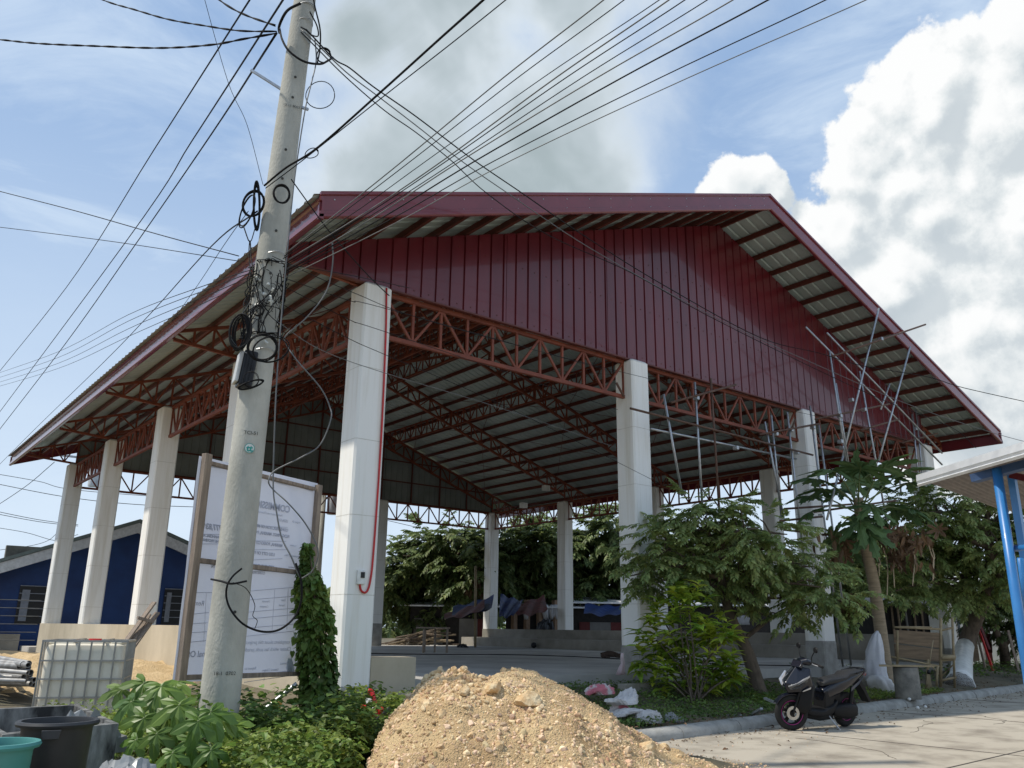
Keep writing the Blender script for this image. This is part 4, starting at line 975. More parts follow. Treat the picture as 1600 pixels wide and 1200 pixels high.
# trees beyond the court
def bgtree(lab, bx, by, d, crown, seed, mt=M_leafD, dry=0):
    base = at(bx, by, d); base.z = .3
    c_ = cl(crown, d); tree('leafy_tree', lab, base, [Vector((base.x+.1, base.y, 2.0)), Vector((c_[0][0], c_[0][1], c_[0][2]-.4))], c_, mt, CP7, .60, 26, r0=.30, seed=seed, group='trees beyond the court', dry=dry)
bgtree('wide drooping tree beyond the court, between the two left far columns', 690, 985, 46, [(680, 880, 40), (640, 895, 36), (620, 925, 30), (650, 930, 34), (700, 850, 36), (735, 870, 38), (670, 855, 34), (720, 920, 36), (760, 850, 34), (745, 905, 34), (610, 900, 28), (690, 935, 26), (630, 868, 20), (650, 850, 16), (595, 915, 26), (700, 832, 16), (770, 890, 30), (655, 958, 16), (615, 950, 18), (580, 900, 26)], 11, dry=10)
bgtree('dense dark tree beyond the court, between the two middle far columns', 840, 985, 47, [(830, 870, 42), (800, 860, 36), (860, 850, 40), (820, 838, 34), (845, 905, 40), (790, 905, 34), (880, 890, 38), (870, 830, 28), (800, 930, 22), (850, 935, 20), (815, 905, 32)], 12, mt=M_leafD)
bgtree('tall dark tree beyond the court, left of the second front column', 940, 985, 48, [(935, 865, 42), (960, 840, 44), (920, 840, 34), (905, 880, 36), (955, 895, 42), (920, 915, 30), (990, 860, 44), (960, 815, 34), (980, 905, 34), (1020, 850, 44), (1050, 880, 40)], 13, mt=M_leafD)
bgtree('dark tree beyond the court, right of the second front column', 1075, 985, 50, [(1070, 870, 50), (1100, 900, 45), (1040, 905, 40), (1130, 880, 45), (1180, 900, 45), (1080, 930, 35), (1150, 925, 35), (1220, 910, 40), (1260, 900, 40)], 14, mt=M_leafD)
bgtree('dark tree beyond the court, behind the papaya', 1340, 985, 50, [(1320, 900, 50), (1360, 870, 50), (1290, 920, 45), (1340, 930, 45), (1400, 890, 50), (1440, 900, 50), (1380, 930, 40), (1460, 935, 45), (1500, 940, 40), (1550, 930, 45), (1600, 920, 50)], 15, mt=M_leafD)
# ------------------------------------------------------------------ light green shrub
def plant(name, lab, base, crown, tmpl, mt, n, size, cat='shrub', stems=7, up=.8, sr=.012, whorl=6):
    e = empty(name, tuple(base), lab, cat); b = MB(); Vs, Ts, k = [], [], 0
    for (x, y, z, rr_) in crown:
        c_ = Vector((x, y, z)); 
        b.tube(spline([base+Vector((random.uniform(-.12, .12), random.uniform(-.12, .12), 0)), base.lerp(c_, .5)+Vector((random.uniform(-.1, .1), random.uniform(-.1, .1), .1)), c_], 5), sr, 6)
        P, d = clump_points((x, y, z), rr_, n, .9, .3)
        for p, dd in zip(P, d):
            ax = dd*.6+np.array([0, 0, up*.6]); a0 = rng.uniform(0, 6.28); t = a0+np.arange(whorl)*2.4
            D = np.stack([np.cos(t), np.sin(t), np.full(whorl, .25)], 1)+ax*.5+rng.normal(size=(whorl, 3))*.2; q = p+ax*(np.arange(whorl)[:, None]*size*.13)
            v, tt = scatter(tmpl, q, D, np.array([0, 0, 1.])+rng.normal(size=(whorl, 3))*.15, size*rng.uniform(.6, 1.1, whorl)); Vs.append(v); Ts.append(tt+k); k += len(v)
    b.build('stem', M_bark, e, smooth=True); rawobj('foliage', np.concatenate(Vs), np.concatenate(Ts), mt, e); return e
bs = atz(1085, 1105, .14)
plant('leafy_shrub', 'bright yellow-green shrub with large leaves at the foot of the second column', bs, cl([(1035, 965, 24), (1075, 945, 26), (1070, 985, 32), (1025, 1000, 26), (1110, 990, 28), (1050, 1030, 30), (1100, 1030, 34), (1010, 1035, 22), (1130, 1035, 24), (1075, 1065, 30), (1110, 1070, 24), (1040, 1065, 22), (1062, 935, 14), (1130, 1000, 18), (1140, 1060, 16)], 15.3), lance(.42, .15, .45), M_leafB, 12, .30, sr=.016)
# ------------------------------------------------------------------ papaya
pb = atz(1388, 1078, .18); pt_ = at(1352, 835, 19.6); dp = 19.5
pap = empty('papaya_tree', tuple(pb), 'papaya tree with a bare leaning trunk, lobed leaves and brown dead leaf skirt', 'tree')
tp = spline([pb, at(1376, 985, dp), at(1364, 905, dp), at(1350, 845, dp), at(1343, 800, dp), at(1341, 778, dp)], 6)
MB().tube(tp, [.15-.0014*i for i in range(len(tp))], 16).build('trunk', M_barkp, pap, smooth=True)
PL = palmate(7, .66, 1, .35, 2.6, wid=.55); ap = at(1342, 790, dp)
Vs, Ts, k = [], [], 0; ps = MB()
tgt = [(1270, 748, 30, -.2), (1300, 735, 34, -.8), (1345, 728, 36, -.9), (1385, 725, 34, -.6), (1418, 735, 30, .1), (1258, 775, 26, 0), (1310, 765, 28, .8), (1370, 760, 28, .9), (1262, 802, 24, -.3), (1405, 795, 32, .3), (1430, 800, 28, -.2), (1300, 845, 30, .1), (1325, 862, 24, .6), (1360, 838, 26, -.9), (1425, 755, 24, .5), (1335, 745, 32, .2), (1390, 745, 30, .6), (1380, 815, 24, .2), (1365, 795, 26, -.7), (1345, 820, 28, -.8), (1280, 765, 26, .5)]
for (x, y, r_, dz) in tgt:
    e_ = at(x, y, dp+dz); hub = ap+Vector((random.uniform(-.05, .05), random.uniform(-.05, .05), random.uniform(-.25, .1)))
    mid = hub.lerp(e_, .55)+Vector((0, 0, .12)); sp = spline([hub, mid, e_], 6); ps.tube(sp, [.018]*6+[.012]*(len(sp)-6), 6)
    d = (e_-hub); d.z -= .35*d.length; D = np.array(d.normalized())[None]; sz = r_/FPX*dp*1.75
    v, tt = scatter(PL, np.array(e_)[None]-D*sz*.15, D, np.array([[random.uniform(-.3, .3), random.uniform(-.3, .3), 1.]])-.25*np.array([[camd.x, camd.y, 0]])*0, np.array([sz])); Vs.append(v); Ts.append(tt+k); k += len(v)
ps.build('leaf_stalks', mat('petiole', (.13, .17, .06), .6), pap, smooth=True)
rawobj('crown', np.concatenate(Vs), np.concatenate(Ts), M_papaya, pap)
Vs, Ts, k = [], [], 0; dr = MB()
for i in range(110):
    x = random.gauss(1405, 24) if i % 4 else random.gauss(1300, 12); y = random.uniform(825, 880); e_ = at(x, y, dp+random.uniform(-.4, .4)); D = np.array([[random.uniform(-.3, .3), random.uniform(-.3, .3), -1.]])
    v, tt = scatter(PL if i % 5 == 0 else LN, np.array(e_)[None], D, rdir(1), np.array([.30])); v = v.copy(); Vs.append(v); Ts.append(tt+k); k += len(v)
for (x, y0, y1, s_) in ((1421, 825, 915, 8), (1400, 848, 918, -4), (1384, 850, 935, 3), (1376, 862, 900, -3), (1455, 845, 908, 4), (1340, 822, 850, 0), (1460, 850, 905, -2)):
    dr.tube(spline([at(x-8, y0-6, dp), at(x, y0+20, dp), at(x+s_, (y0+y1)/2, dp), at(x+s_*.6, y1, dp)], 6), .013, 6)
dr.build('dead_stalks', mat('dry_stalk', (.48, .40, .28), .8), pap, smooth=True)
rawobj('dead_leaves', np.concatenate(Vs), np.concatenate(Ts), M_dry, pap)
for i in range(7):
    q = ap+Vector((random.uniform(-.16, .16), random.uniform(-.16, .16), -.3-.1*i)); MB().lathe([(.001, .12), (.05, .09), (.075, 0), (.06, -.08), (.001, -.13)], c=q, n=12).build('fruit', mat('green_fruit', (.05, .10, .03), .4) if i == 0 else bpy.data.materials['green_fruit'], pap, smooth=True)
# ------------------------------------------------------------------ weeds, vine and broad-leaved plant
HT = heart(); SM = lance(.6, .2, .3)
def weedpatch(name, pts_fn, n, tmpl, mt, size, hmax, lab, tilt=.5):
    P = np.array([pts_fn() for _ in range(n)]); hh_ = rng.uniform(.02, 1, n)**1.2
    gzv = np.array([gz(p[0], p[1]) for p in P]); 
    mod = np.array([.45+.55*(math.sin(p[0]*2.7+1)*math.sin(p[1]*3.1+2)*.5+.5) for p in P])
    Z = gzv+hh_*hmax*mod*P[:, 2]
    Q = np.stack([P[:, 0], P[:, 1], Z], 1); t = rng.uniform(0, 6.28, n)
    D = np.stack([np.cos(t), np.sin(t), rng.uniform(-.35, .45, n)], 1); up = np.stack([rng.normal(size=n)*tilt, rng.normal(size=n)*tilt, np.ones(n)], 1)
    v, tt = scatter(tmpl, Q, D, up, size*rng.uniform(.5, 1.25, n)); return prop(rawobj(name, v, tt, mt), lab, 'weeds', kind='stuff')
def pick(poly_px, zref=.2, hgt=1.0):
    W = [atz(x, y, zref) for x, y in poly_px]; xs_ = [p.x for p in W]; ys_ = [p.y for p in W]
    def inside(x, y):
        c_ = False; n = len(W)
        for i in range(n):
            a, b_ = W[i], W[(i+1) % n]
            if (a.y > y) != (b_.y > y) and x < (b_.x-a.x)*(y-a.y)/(b_.y-a.y)+a.x: c_ = not c_
        return c_
    def fn():
        while True:
            x, y = random.uniform(min(xs_), max(xs_)), random.uniform(min(ys_), max(ys_))
            if inside(x, y): return (x, y, hgt)
    return fn
def rect(x0, x1, y0, y1, hgt=1., cond=None):
    def fn():
        while True:
            x, y = random.uniform(x0, x1), random.uniform(y0, y1)
            if cond is None or cond(x, y): return (x, y, hgt)
    return fn
def notm(x, y):
    if y < -5.0 and x > -2.45: return False
    u = (x+.77)*.783-(y+5.02)*.622; v = (x+.77)*.622+(y+5.02)*.783
    return not (u > -1.5+.15*math.sin(v*5) and v < .9) and not (u > .5 and v < 1.4)
weedpatch('weeds', rect(-5.0, 1.0, -7.6, -.6, 1., lambda x, y: notm(x, y) and not (x < -3.6 and y > -4.2) and not (x > -.1 and y > -1)), 30000, HT, M_weed, .062, .32, 'tangled green creeping weeds covering the ground round the pole and mound')
weedpatch('weeds', rect(-3.9, -1.8, -6.3, -3.2, 1., notm), 9000, SM, M_weed, .085, .62, 'taller leafy weeds massed in the lower left foreground')
weedpatch('weeds', rect(-3.6, -1.2, -4.3, -2.4, 1., notm), 7000, HT, M_vine, .075, .85, 'dark heart-leaved creeper heaped round the foot of the pole')
weedpatch('weeds', rect(-4.2, -2.9, -2.6, .6, 1.), 4000, SM, M_weed, .07, .5, 'small-leaved weeds in front of the caged tank')
kb = lambda x, y: y > yk(x)+.35
weedpatch('grass', rect(.8, 9.5, -4.2, -.4, 1., kb), 15000, SM, M_vine, .055, .17, 'short dark ground cover between the kerb and the second column')
weedpatch('grass', rect(7, 14, -3.7, -1.9, 1., lambda x, y: kb(x, y) and math.sin(x*1.9)+math.sin(y*4+x) > -.1), 6500, SM, M_weed, .05, .10, 'patchy grass along the kerb beside the papaya')
weedpatch('weeds', rect(14, 34, -1.6, 2, 1., kb), 5000, SM, M_vine, .09, .25, 'dark undergrowth at the far right below the trees')
def vinecol(lab, line, n, rad, mt=M_vine, size=.085, sag=1):
    P = []; D = []; 
    L_ = [(rp(x, y, d), r_) for (x, y, d, r_) in line]
    for _ in range(n):
        i = random.randrange(len(L_)-1); t = random.random(); c_ = L_[i][0].lerp(L_[i+1][0], t); rr_ = (L_[i][1]*(1-t)+L_[i+1][1]*t)
        a = random.uniform(0, 6.28); q = rr_*math.sqrt(random.uniform(.25, 1)); P.append((c_.x+q*math.cos(a), c_.y+q*math.sin(a), c_.z+random.uniform(-.1, .1))); D.append((math.cos(a)*.7+random.gauss(0, .5), math.sin(a)*.7+random.gauss(0, .5), -.8+random.gauss(0, .5)))
    P, D = np.array(P), np.array(D); up = np.stack([D[:, 0]+rng.normal(size=n)*.6, D[:, 1]+rng.normal(size=n)*.6, np.full(n, .8)], 1)
    return scatter(HT, P, D, up, size*rng.uniform(.55, 1.3, n))
vn = empty('climbing_vine', tuple(rp(500, 1110, 10.2)), 'heart-leaved vine smothering the right post of the signboard', 'vine')
v1, t1 = vinecol('', [(478, 858, 10.4, .03), (481, 893, 10.4, .06), (484, 915, 10.3, .16), (492, 950, 10.3, .17), (497, 975, 10.3, .19), (492, 1010, 10.2, .21), (500, 1045, 10.2, .2), (496, 1085, 10.1, .25), (505, 1130, 10.0, .45)], 2500, .3)
v2, t2_ = vinecol('', [(470, 905, 10.3, .05), (475, 940, 10.25, .10), (478, 990, 10.2, .08), (482, 1040, 10.2, .12)], 420, .1); t1 = np.concatenate([t1, t2_+len(v1)]); v1 = np.concatenate([v1, v2])
rawobj('foliage', v1, t1, M_vine, vn)
b = MB()
for k in range(9): 
    x = random.uniform(-8, 8); b.tube(spline([rp(500+x, 1125, 10.2), rp(500-x, 1040, 10.2), rp(497+x*.5, 960, 10.2), rp(485, 900-4*k, 10.35)], 6), .006, 5)
b.build('vine_stem', M_bark, vn, smooth=True)
v1, t1 = vinecol('', [(460, 925, 10.2, .03), (475, 905, 10.3, .05), (452, 1040, 10.2, .03), (440, 1012, 10.2, .02)], 40, .1); rawobj('tendril_leaves', v1, t1, M_vine, vn)
PM = palmate(5, .58, 0, .45, 2.1, wid=.92)
bp_ = atz(270, 1180, .1)
bl = empty('broad_leaved_plant', tuple(bp_), 'lush plant with large five-lobed light green leaves at the foot of the pole', 'plant')
Vs, Ts, k = [], [], 0; st_ = MB()
for (x, y, r_, ax, az, dz) in ((225, 1075, 30, -.4, -.5, .3), (252, 1080, 36, .1, -.5, .2), (205, 1105, 30, -.8, -.7, 0), (225, 1130, 34, -.4, -1, -.2), (280, 1110, 38, .1, -.8, -.3), (262, 1130, 32, -.3, -1, -.3), (330, 1120, 38, .5, -.8, -.2), (345, 1125, 30, .9, -.6, 0), (310, 1135, 34, -.2, -.9, -.5), (245, 1155, 28, -.1, -1, -.5), (300, 1165, 30, .2, -1, -.5), (190, 1085, 26, -.9, -.2, .3), (275, 1075, 26, .6, -.1, .4), (365, 1140, 26, 1, -.7, .1), (270, 1185, 26, 0, -.8, -.7), (330, 1180, 28, .3, -.9, -.6), (212, 1165, 24, -.6, -.8, -.4), (240, 1100, 30, .3, -.9, .1)):
    d0 = 7.3+dz; e_ = rp(x, y-8, d0); sz = r_/FPX*d0*1.35
    Rg = Vector((_R[0], _R[1], 0)); D = np.array(Rg*ax+camd*.55+Vector((0, 0, az)))[None]; up = np.array(camd*.75+Vector((0, 0, .8))+Vector((random.uniform(-.2, .2), random.uniform(-.2, .2), 0)))[None]
    v, tt = scatter(PM, np.array(e_)[None], D, up, np.array([sz])); Vs.append(v); Ts.append(tt+k); k += len(v)
    g0 = Vector((bp_.x+random.uniform(-.3, .3), bp_.y+random.uniform(-.3, .3), .1)); st_.tube(spline([g0, g0.lerp(e_, .6)+Vector((0, 0, .1)), e_], 5), .011, 6)
st_.build('leaf_stalks', bpy.data.materials['petiole'], bl, smooth=True)
rawobj('leaves', np.concatenate(Vs), np.concatenate(Ts), M_broad, bl)
# ------------------------------------------------------------------ earth mound
M_earth = mat('limestone_soil', (.68, .50, .27), .95, col2=(.42, .28, .14), scale=1.6, bump=1.0, bscale=55, bdist=.04)
M_peb = mat('limestone_pebbles', (.74, .60, .38), .9, col2=(.50, .35, .18), scale=3, island=.32, bump=.4, bscale=30)
M_rock = mat('limestone_rock', (.70, .57, .36), .9, col2=(.50, .31, .14), scale=7, bump=.8, bscale=22)
uR = Vector((_R[0], _R[1], 0)).normalized(); uF = Vector((_F[0], _F[1], 0)).normalized()
MO = Vector((CAM[0], CAM[1], 0))+uF*9.45       # below the middle of the view
prof_ = [(-1.38, 0), (-1.28, .38), (-1.08, .68), (-.84, .87), (-.58, .955), (0, .935), (.5, .85), (.87, .66), (1.24, .43), (1.6, .21), (1.9, .10), (2.2, 0)]
def mound_h(u, v):
    # ridge height along u, parabolic fall along v
    if u <= prof_[0][0] or u >= prof_[-1][0]: return -1
    for (a, ha), (b_, hb) in zip(prof_, prof_[1:]):
        if u <= b_: h0 = ha+(hb-ha)*(u-a)/(b_-a); break
    vw = (2.1 if v < 0 else 1.25)*(.35+.65*min(1, h0/.8))+.15
    t = abs(v)/vw
    if t >= 1: return -1
    s_ = 1-t*t*(1.35-.35*t) if t < .5 else (1-t)*(1.38)*(1+.0*t)
    return h0*max(0, s_)*(1+.05*math.sin(u*5.3+v*2.1)*math.sin(v*4.1+1))+.018*math.sin(u*9+1)*math.exp(-abs(v))*min(1, h0*2)
def hn(x, y): return .035*math.sin(x*5.1+y*3.3)*math.sin(y*6.7-x*2)+.02*math.sin(x*13+y*4)*math.sin(y*15)+.012*math.sin(x*31)*math.sin(y*27+x*5)
n = 170; V = []; okm = []
for j in range(n+1):
    for i in range(n+1):
        u, v = -1.85+4.3*i/n, -2.4+3.95*j/n; p = MO+uR*u+uF*v; hh_ = mound_h(u, v); g = max(gz(p.x, p.y), 0)
        z = g+hh_+hn(p.x, p.y)*(1 if hh_ > .05 else .3)+random.uniform(-.008, .008) if hh_ > 0 else g-.03
        V.append((p.x, p.y, z))
T = [(j*(n+1)+i, j*(n+1)+i+1, (j+1)*(n+1)+i+1, (j+1)*(n+1)+i) for j in range(n) for i in range(n)]
prop(rawobj('earth_mound', V, T, M_earth, smooth=True), 'big heap of yellowish limestone soil and rubble in the middle foreground', 'soil heap')
def mz(u, v):
    p = MO+uR*u+uF*v; hh_ = mound_h(u, v); return p, (max(gz(p.x, p.y), 0)+max(0, hh_)+(hn(p.x, p.y) if hh_ > .05 else 0))
def rock_mesh(r_, seed, sub=2, sq=(1, .85, .7)):
    import bmesh
    bm = bmesh.new(); bmesh.ops.create_icosphere(bm, subdivisions=sub, radius=1); rr_ = random.Random(seed)
    ph = [rr_.uniform(0, 9) for _ in range(9)]
    pl_ = [Vector((rr_.gauss(0, 1), rr_.gauss(0, 1), rr_.gauss(0, 1))).normalized() for _ in range(14)]
    for v in bm.verts:
        c_ = v.co.copy()
        for q in pl_:
            d = c_.dot(q)-.62
            if d > 0: c_ -= q*d*.92
        k = 1+.08*math.sin(3*c_.x+ph[0])*math.sin(4*c_.y+ph[1])+.06*math.sin(9*c_.z+ph[2])*math.sin(8*c_.x+ph[3])+.025*math.sin(21*c_.y+ph[4])*math.sin(23*c_.x+ph[5])
        v.co = Vector((c_.x*sq[0], c_.y*sq[1], c_.z*sq[2]))*k*r_
    V = np.array([v.co for v in bm.verts]); T = np.array([[v.index for v in f.verts] for f in bm.faces]); bm.free(); return V, T
def stones(name, n, place, s0, s1, mt, lab, kind='stuff', sub=1, cat='pebbles'):
    Vs, Ts, k = [], [], 0; tm = [rock_mesh(1, 100+i, sub, (1, random.uniform(.7, .95), random.uniform(.55, .85))) for i in range(7)]
    for i in range(n):
        p, sc = place(); sc = sc*s0*(s1/s0)**(random.random()**3.2)
        tv, tt = tm[i % 7]; a, b_, c_ = rng.uniform(0, 6.28, 3)
        Rm = np.array(Matrix.Rotation(a, 3, 'X') @ Matrix.Rotation(b_, 3, 'Y') @ Matrix.Rotation(c_, 3, 'Z'))
        Vs.append(tv@Rm.T*sc+np.array(p)); Ts.append(tt+k); k += len(tv)
    return prop(rawobj(name, np.concatenate(Vs), np.concatenate(Ts), mt), lab, cat, kind=kind)
def onm():
    while True:
        u, v = random.uniform(-1.75, 2.3), random.uniform(-2.0, 1.0); h_ = mound_h(u, v)
        if h_ > .0: p, z = mz(u, v); return (p.x, p.y, z), (1.25 if u < -.2 or v < -.7 else .8)
stones('pebbles', 13000, onm, .005, .019, M_peb, 'fine limestone grit and pebbles strewn over the soil heap')
stones('pebbles', 2400, onm, .016, .042, M_peb, 'fist-sized limestone rubble on the soil heap', sub=2)
def shoulder():
    while True:
        u, v = random.gauss(-.62, .33), random.gauss(-.1, .6); h_ = mound_h(u, v)
        if h_ > .02: p, z = mz(u, v); return (p.x, p.y, z), 1
stones('pebbles', 560, shoulder, .022, .07, M_rock, 'larger limestone rubble heaped on the left shoulder of the soil heap', sub=2)
def rim():
    while True:
        u, v = random.uniform(-1.48, 2.8), random.uniform(-2.2, 1.2)
        if mound_h(u, v) < 0 and mound_h(u*.80, v*.80) > 0: p, z = mz(u, v); return (p.x, p.y, z), .9
stones('pebbles', 1600, rim, .008, .034, M_peb, 'loose stones spilled round the edge of the soil heap', sub=1)
def onroad():
    x = random.uniform(1.0, 5.5); return (x, yk(x)-random.uniform(.05, 2.2)*random.random()-.1, .004), .7
stones('pebbles', 260, onroad, .006, .02, M_peb, 'scattered grit on the road along the kerb')
rk = [(650, 1062, .085, 'orange-tinted rock on the upper left shoulder of the soil heap'), (682, 1055, .075, 'pale squarish rock near the top left of the heap'), (725, 1083, .085, 'white rock on the upper face of the heap'), (698, 1040, .06, 'highest pale rock on the left crest of the heap'),
      (770, 1080, .12, 'broad white rock in the upper middle of the heap'), (822, 1100, .17, 'largest boulder, half buried in the middle of the heap'), (668, 1103, .085, 'yellowish rock low on the left side of the heap'), (622, 1078, .07, 'brown-orange rock at the left end of the heap'),
      (1012, 1170, .11, 'big whitish rock at the right foot of the heap'), (780, 1165, .07, 'orange rock low in the middle of the heap'), (748, 1100, .05, 'round brown stone below the white rocks'), (1040, 1168, .07, 'brown rock just right of the big whitish rock'), (850, 1140, .05, 'small tan rock right of centre low on the heap'), (660, 1055, .06, 'rounded rock beside the orange-tinted one'), (738, 1150, .05, 'pale pointed stone low left on the heap'), (1062, 1183, .05, 'outermost stone at the right tip of the heap')]
for i, (x, y, r_, lab) in enumerate(rk):
    # march the view ray onto the heap
    best = None
    for t in np.linspace(7, 13, 600):
        p = at(x, y, t); q = p-MO; u, v = q.dot(uR), q.dot(uF); _, z = mz(u, v)
        if p.z <= z: best = Vector((p.x, p.y, z)); break
    if best is None: continue
    tv, tt = rock_mesh(r_, 300+i, 3, (1, .8, .68)); o = rawobj('rock', tv, tt, M_rock, smooth=False); o.location = best+Vector((0, 0, r_*.12)); o.rotation_euler = (random.uniform(-.3, .3), random.uniform(-.3, .3), random.uniform(0, 6))
    prop(o, lab, 'rock', 'larger rocks on the soil heap')
# ------------------------------------------------------------------ scooter
M_body = mat('dark_blue_black_paint', (.006, .008, .016), .25, spec=.35, coat=.3, var=.1)
M_matt = mat('matt_black_plastic', (.008, .008, .009), .6, spec=.25); M_seat = mat('seat_vinyl', (.014, .014, .015), .6, bump=.2, bscale=200)
M_tyre = mat('tyre_rubber', (.012, .012, .012), .85, bump=.3, bscale=60); M_mag = mat('magenta_stripe', (.30, .02, .17), .5)
M_silver = mat('silver_trim', (.55, .56, .58), .3, metal=.6); M_lens = mat('headlight_lens', (.05, .055, .06), .15, coat=.6); M_chrome = mat('brake_disc', (.5, .5, .5), .25, metal=.9)
sc = empty('motor_scooter', (0, 0, 0), 'glossy black motor scooter with pink-rimmed wheels parked against the kerb', 'scooter')
FW = Vector((5.12, -4.47, 0)); RWp = Vector((6.36, -4.62, 0)); ax = (FW-RWp).normalized(); ay = Vector((-ax.y, ax.x, 0))   # ax forward, ay to the rider's left
LEANS = R(-7)
B0 = Matrix(((ax.x, ay.x, 0, RWp.x), (ax.y, ay.y, 0, RWp.y), (0, 0, 1, 0), (0, 0, 0, 1))) @ Matrix.Rotation(LEANS, 4, 'X')
WB = (FW-RWp).length
def tr_(b, M): b.v = [tuple(M @ Vector(v)) for v in b.v]; return b
def wheel(M, r_, wid, name='wheel', disc=True):
    b = MB(); prof = []
    for k in range(15): a = math.pi*2*k/14-math.pi; prof.append((r_-wid*.52+wid*.52*math.cos(a), wid*.5*math.sin(a)))
    rotm = Matrix.Rotation(R(90), 4, 'X'); b.lathe(prof, n=40); ty_ = tr_(b, M @ rotm).build(name, M_tyre, sc, smooth=True)
    for s_ in (-1, 1):
        b = MB(); b.lathe([(r_-wid*1.06, s_*wid*.36), (r_-wid*1.02, s_*wid*.42), (r_-wid*.96, s_*wid*.41)], n=40); tr_(b, M @ rotm).build('pink_rim_band', M_mag, ty_, smooth=True)
    b = MB(); b.lathe([(r_-wid*1.1, -wid*.3), (r_-wid*1.22, -wid*.22), (r_-wid*1.22, wid*.22), (r_-wid*1.1, wid*.3)], n=40); b.lathe([(.001, -.05), (.035, -.05), (.04, -.03), (.04, .03), (.035, .05), (.001, .05)], n=20)
    for k in range(5):
        a = k*2*math.pi/5+.3; 
        for da in (-.13, .13): b.bar((.03*math.cos(a), .03*math.sin(a), 0), ((r_-wid*1.15)*math.cos(a+da), (r_-wid*1.15)*math.sin(a+da), 0), .018, .03)
    tr_(b, M @ rotm).build('rim', M_matt, ty_)
    if disc:
        b = MB(); b.lathe([(.055, .062), (.10, .062), (.10, .066), (.055, .066)], n=32); tr_(b, M @ rotm @ Matrix.Scale(-1, 4, Vector((0, 0, 1)))).build('brake_disc', M_chrome, ty_)
        b = MB(); b.lathe([(.055, .062), (.10, .062), (.10, .066), (.055, .066)], n=32); tr_(b, M @ rotm).build('brake_disc', M_chrome, ty_)
    return ty_
RW_, RF_ = .265, .262
Mrear = B0 @ Matrix.Translation((0, 0, RW_)); steer = B0 @ Matrix.Translation((WB, 0, RF_)) @ Matrix.Rotation(R(-24), 4, 'Z')
wheel(Mrear, RW_, .10, disc=False); wheel(steer, RF_, .09)
def part(name, b, mt, bev=.008, M=None, parent=None, sub=0, smooth=True):
    tr_(b, M or B0); return b.build(name, mt, parent or sc, auto=smooth, bevel=bev, sub=sub)
def lo(sections, M=None):   # sections: (x, zc, halfwidth, halfheight, power)
    b = MB(); rings = []
    for (x, z, w_, h_, pw, *sk) in sections:
        rg = []
        for k in range(16):
            a = 2*math.pi*k/16; c_, s_ = math.cos(a), math.sin(a)
            rg.append((x+(sk[0] if sk else 0)*s_, w_*abs(c_)**pw*(1 if c_ >= 0 else -1), z+h_*abs(s_)**pw*(1 if s_ >= 0 else -1)))
        rings.append(rg)
    return b.loft(rings)
# tail and side body
part('rear_body', lo([(.62, .50, .10, .09, .6), (.50, .56, .12, .12, .6), (.30, .62, .145, .12, .6), (.05, .70, .15, .10, .6), (-.20, .78, .12, .065, .6), (-.42, .85, .06, .035, .6)]), M_body)
part('seat', lo([(.60, .66, .07, .03, .7), (.50, .70, .115, .05, .7), (.30, .725, .135, .05, .7), (.12, .745, .14, .05, .7), (.04, .79, .135, .055, .7), (-.18, .82, .12, .05, .7), (-.32, .84, .07, .03, .7)]), M_seat, bev=0)
b = MB(); b.tube(spline([(-.10, .14, .83), (-.32, .12, .87), (-.42, .0, .88), (-.32, -.12, .87), (-.10, -.14, .83)], 5), .014, 8); part('grab_rail', b, M_matt, 0)
for s_ in (-1, 1):
    b = MB(); b.prism([(.05, s_*.150, .62), (-.22, s_*.125, .74), (-.46, s_*.055, .87), (-.44, s_*.06, .83), (-.16, s_*.125, .66), (.06, s_*.15, .56)], (0, s_*.012, 0)); part('side_trim', b, M_silver if False else mat('grey_trim', (.05, .055, .07), .35) if s_ < 0 else bpy.data.materials['grey_trim'], .003, smooth=False)
b = MB(); b.prism([(-.44, -.05, .84), (-.47, -.04, .80), (-.44, -.04, .77), (-.38, -.05, .79)], (0, .09, 0)); part('tail_lamp', b, mat('red_lens', (.25, .01, .01), .2), .006)
b = MB(); b.prism([(-.30, -.075, .72), (-.40, -.07, .60), (-.55, -.07, .38), (-.50, -.07, .36), (-.36, -.07, .54), (-.24, -.075, .66)], (0, .15, 0)); part('rear_mudguard', b, M_matt)
# floorboard and tunnel
part('footboard', lo([(1.02, .30, .13, .05, .45), (.95, .27, .165, .055, .45), (.70, .25, .17, .055, .45), (.45, .30, .15, .07, .45), (.32, .38, .12, .06, .45)]), M_matt)
part('under_cowl', lo([(1.00, .24, .09, .06, .5), (.7, .19, .12, .06, .5), (.4, .2, .10, .06, .5)]), M_matt)
b = MB(); b.prism([(.62, -.115, .30), (.62, -.115, .56), (.50, -.125, .60), (.36, -.125, .52), (.42, -.12, .34)], (0, .23, 0)); part('under_seat_panel', b, M_matt, .015)
# leg shield / front apron
part('leg_shield', lo([(.98, .50, .19, .24, .55, -.08), (1.04, .50, .20, .26, .55, -.08), (1.10, .50, .165, .24, .6, -.08), (1.17, .52, .10, .18, .7, -.06)]), M_matt, .0)
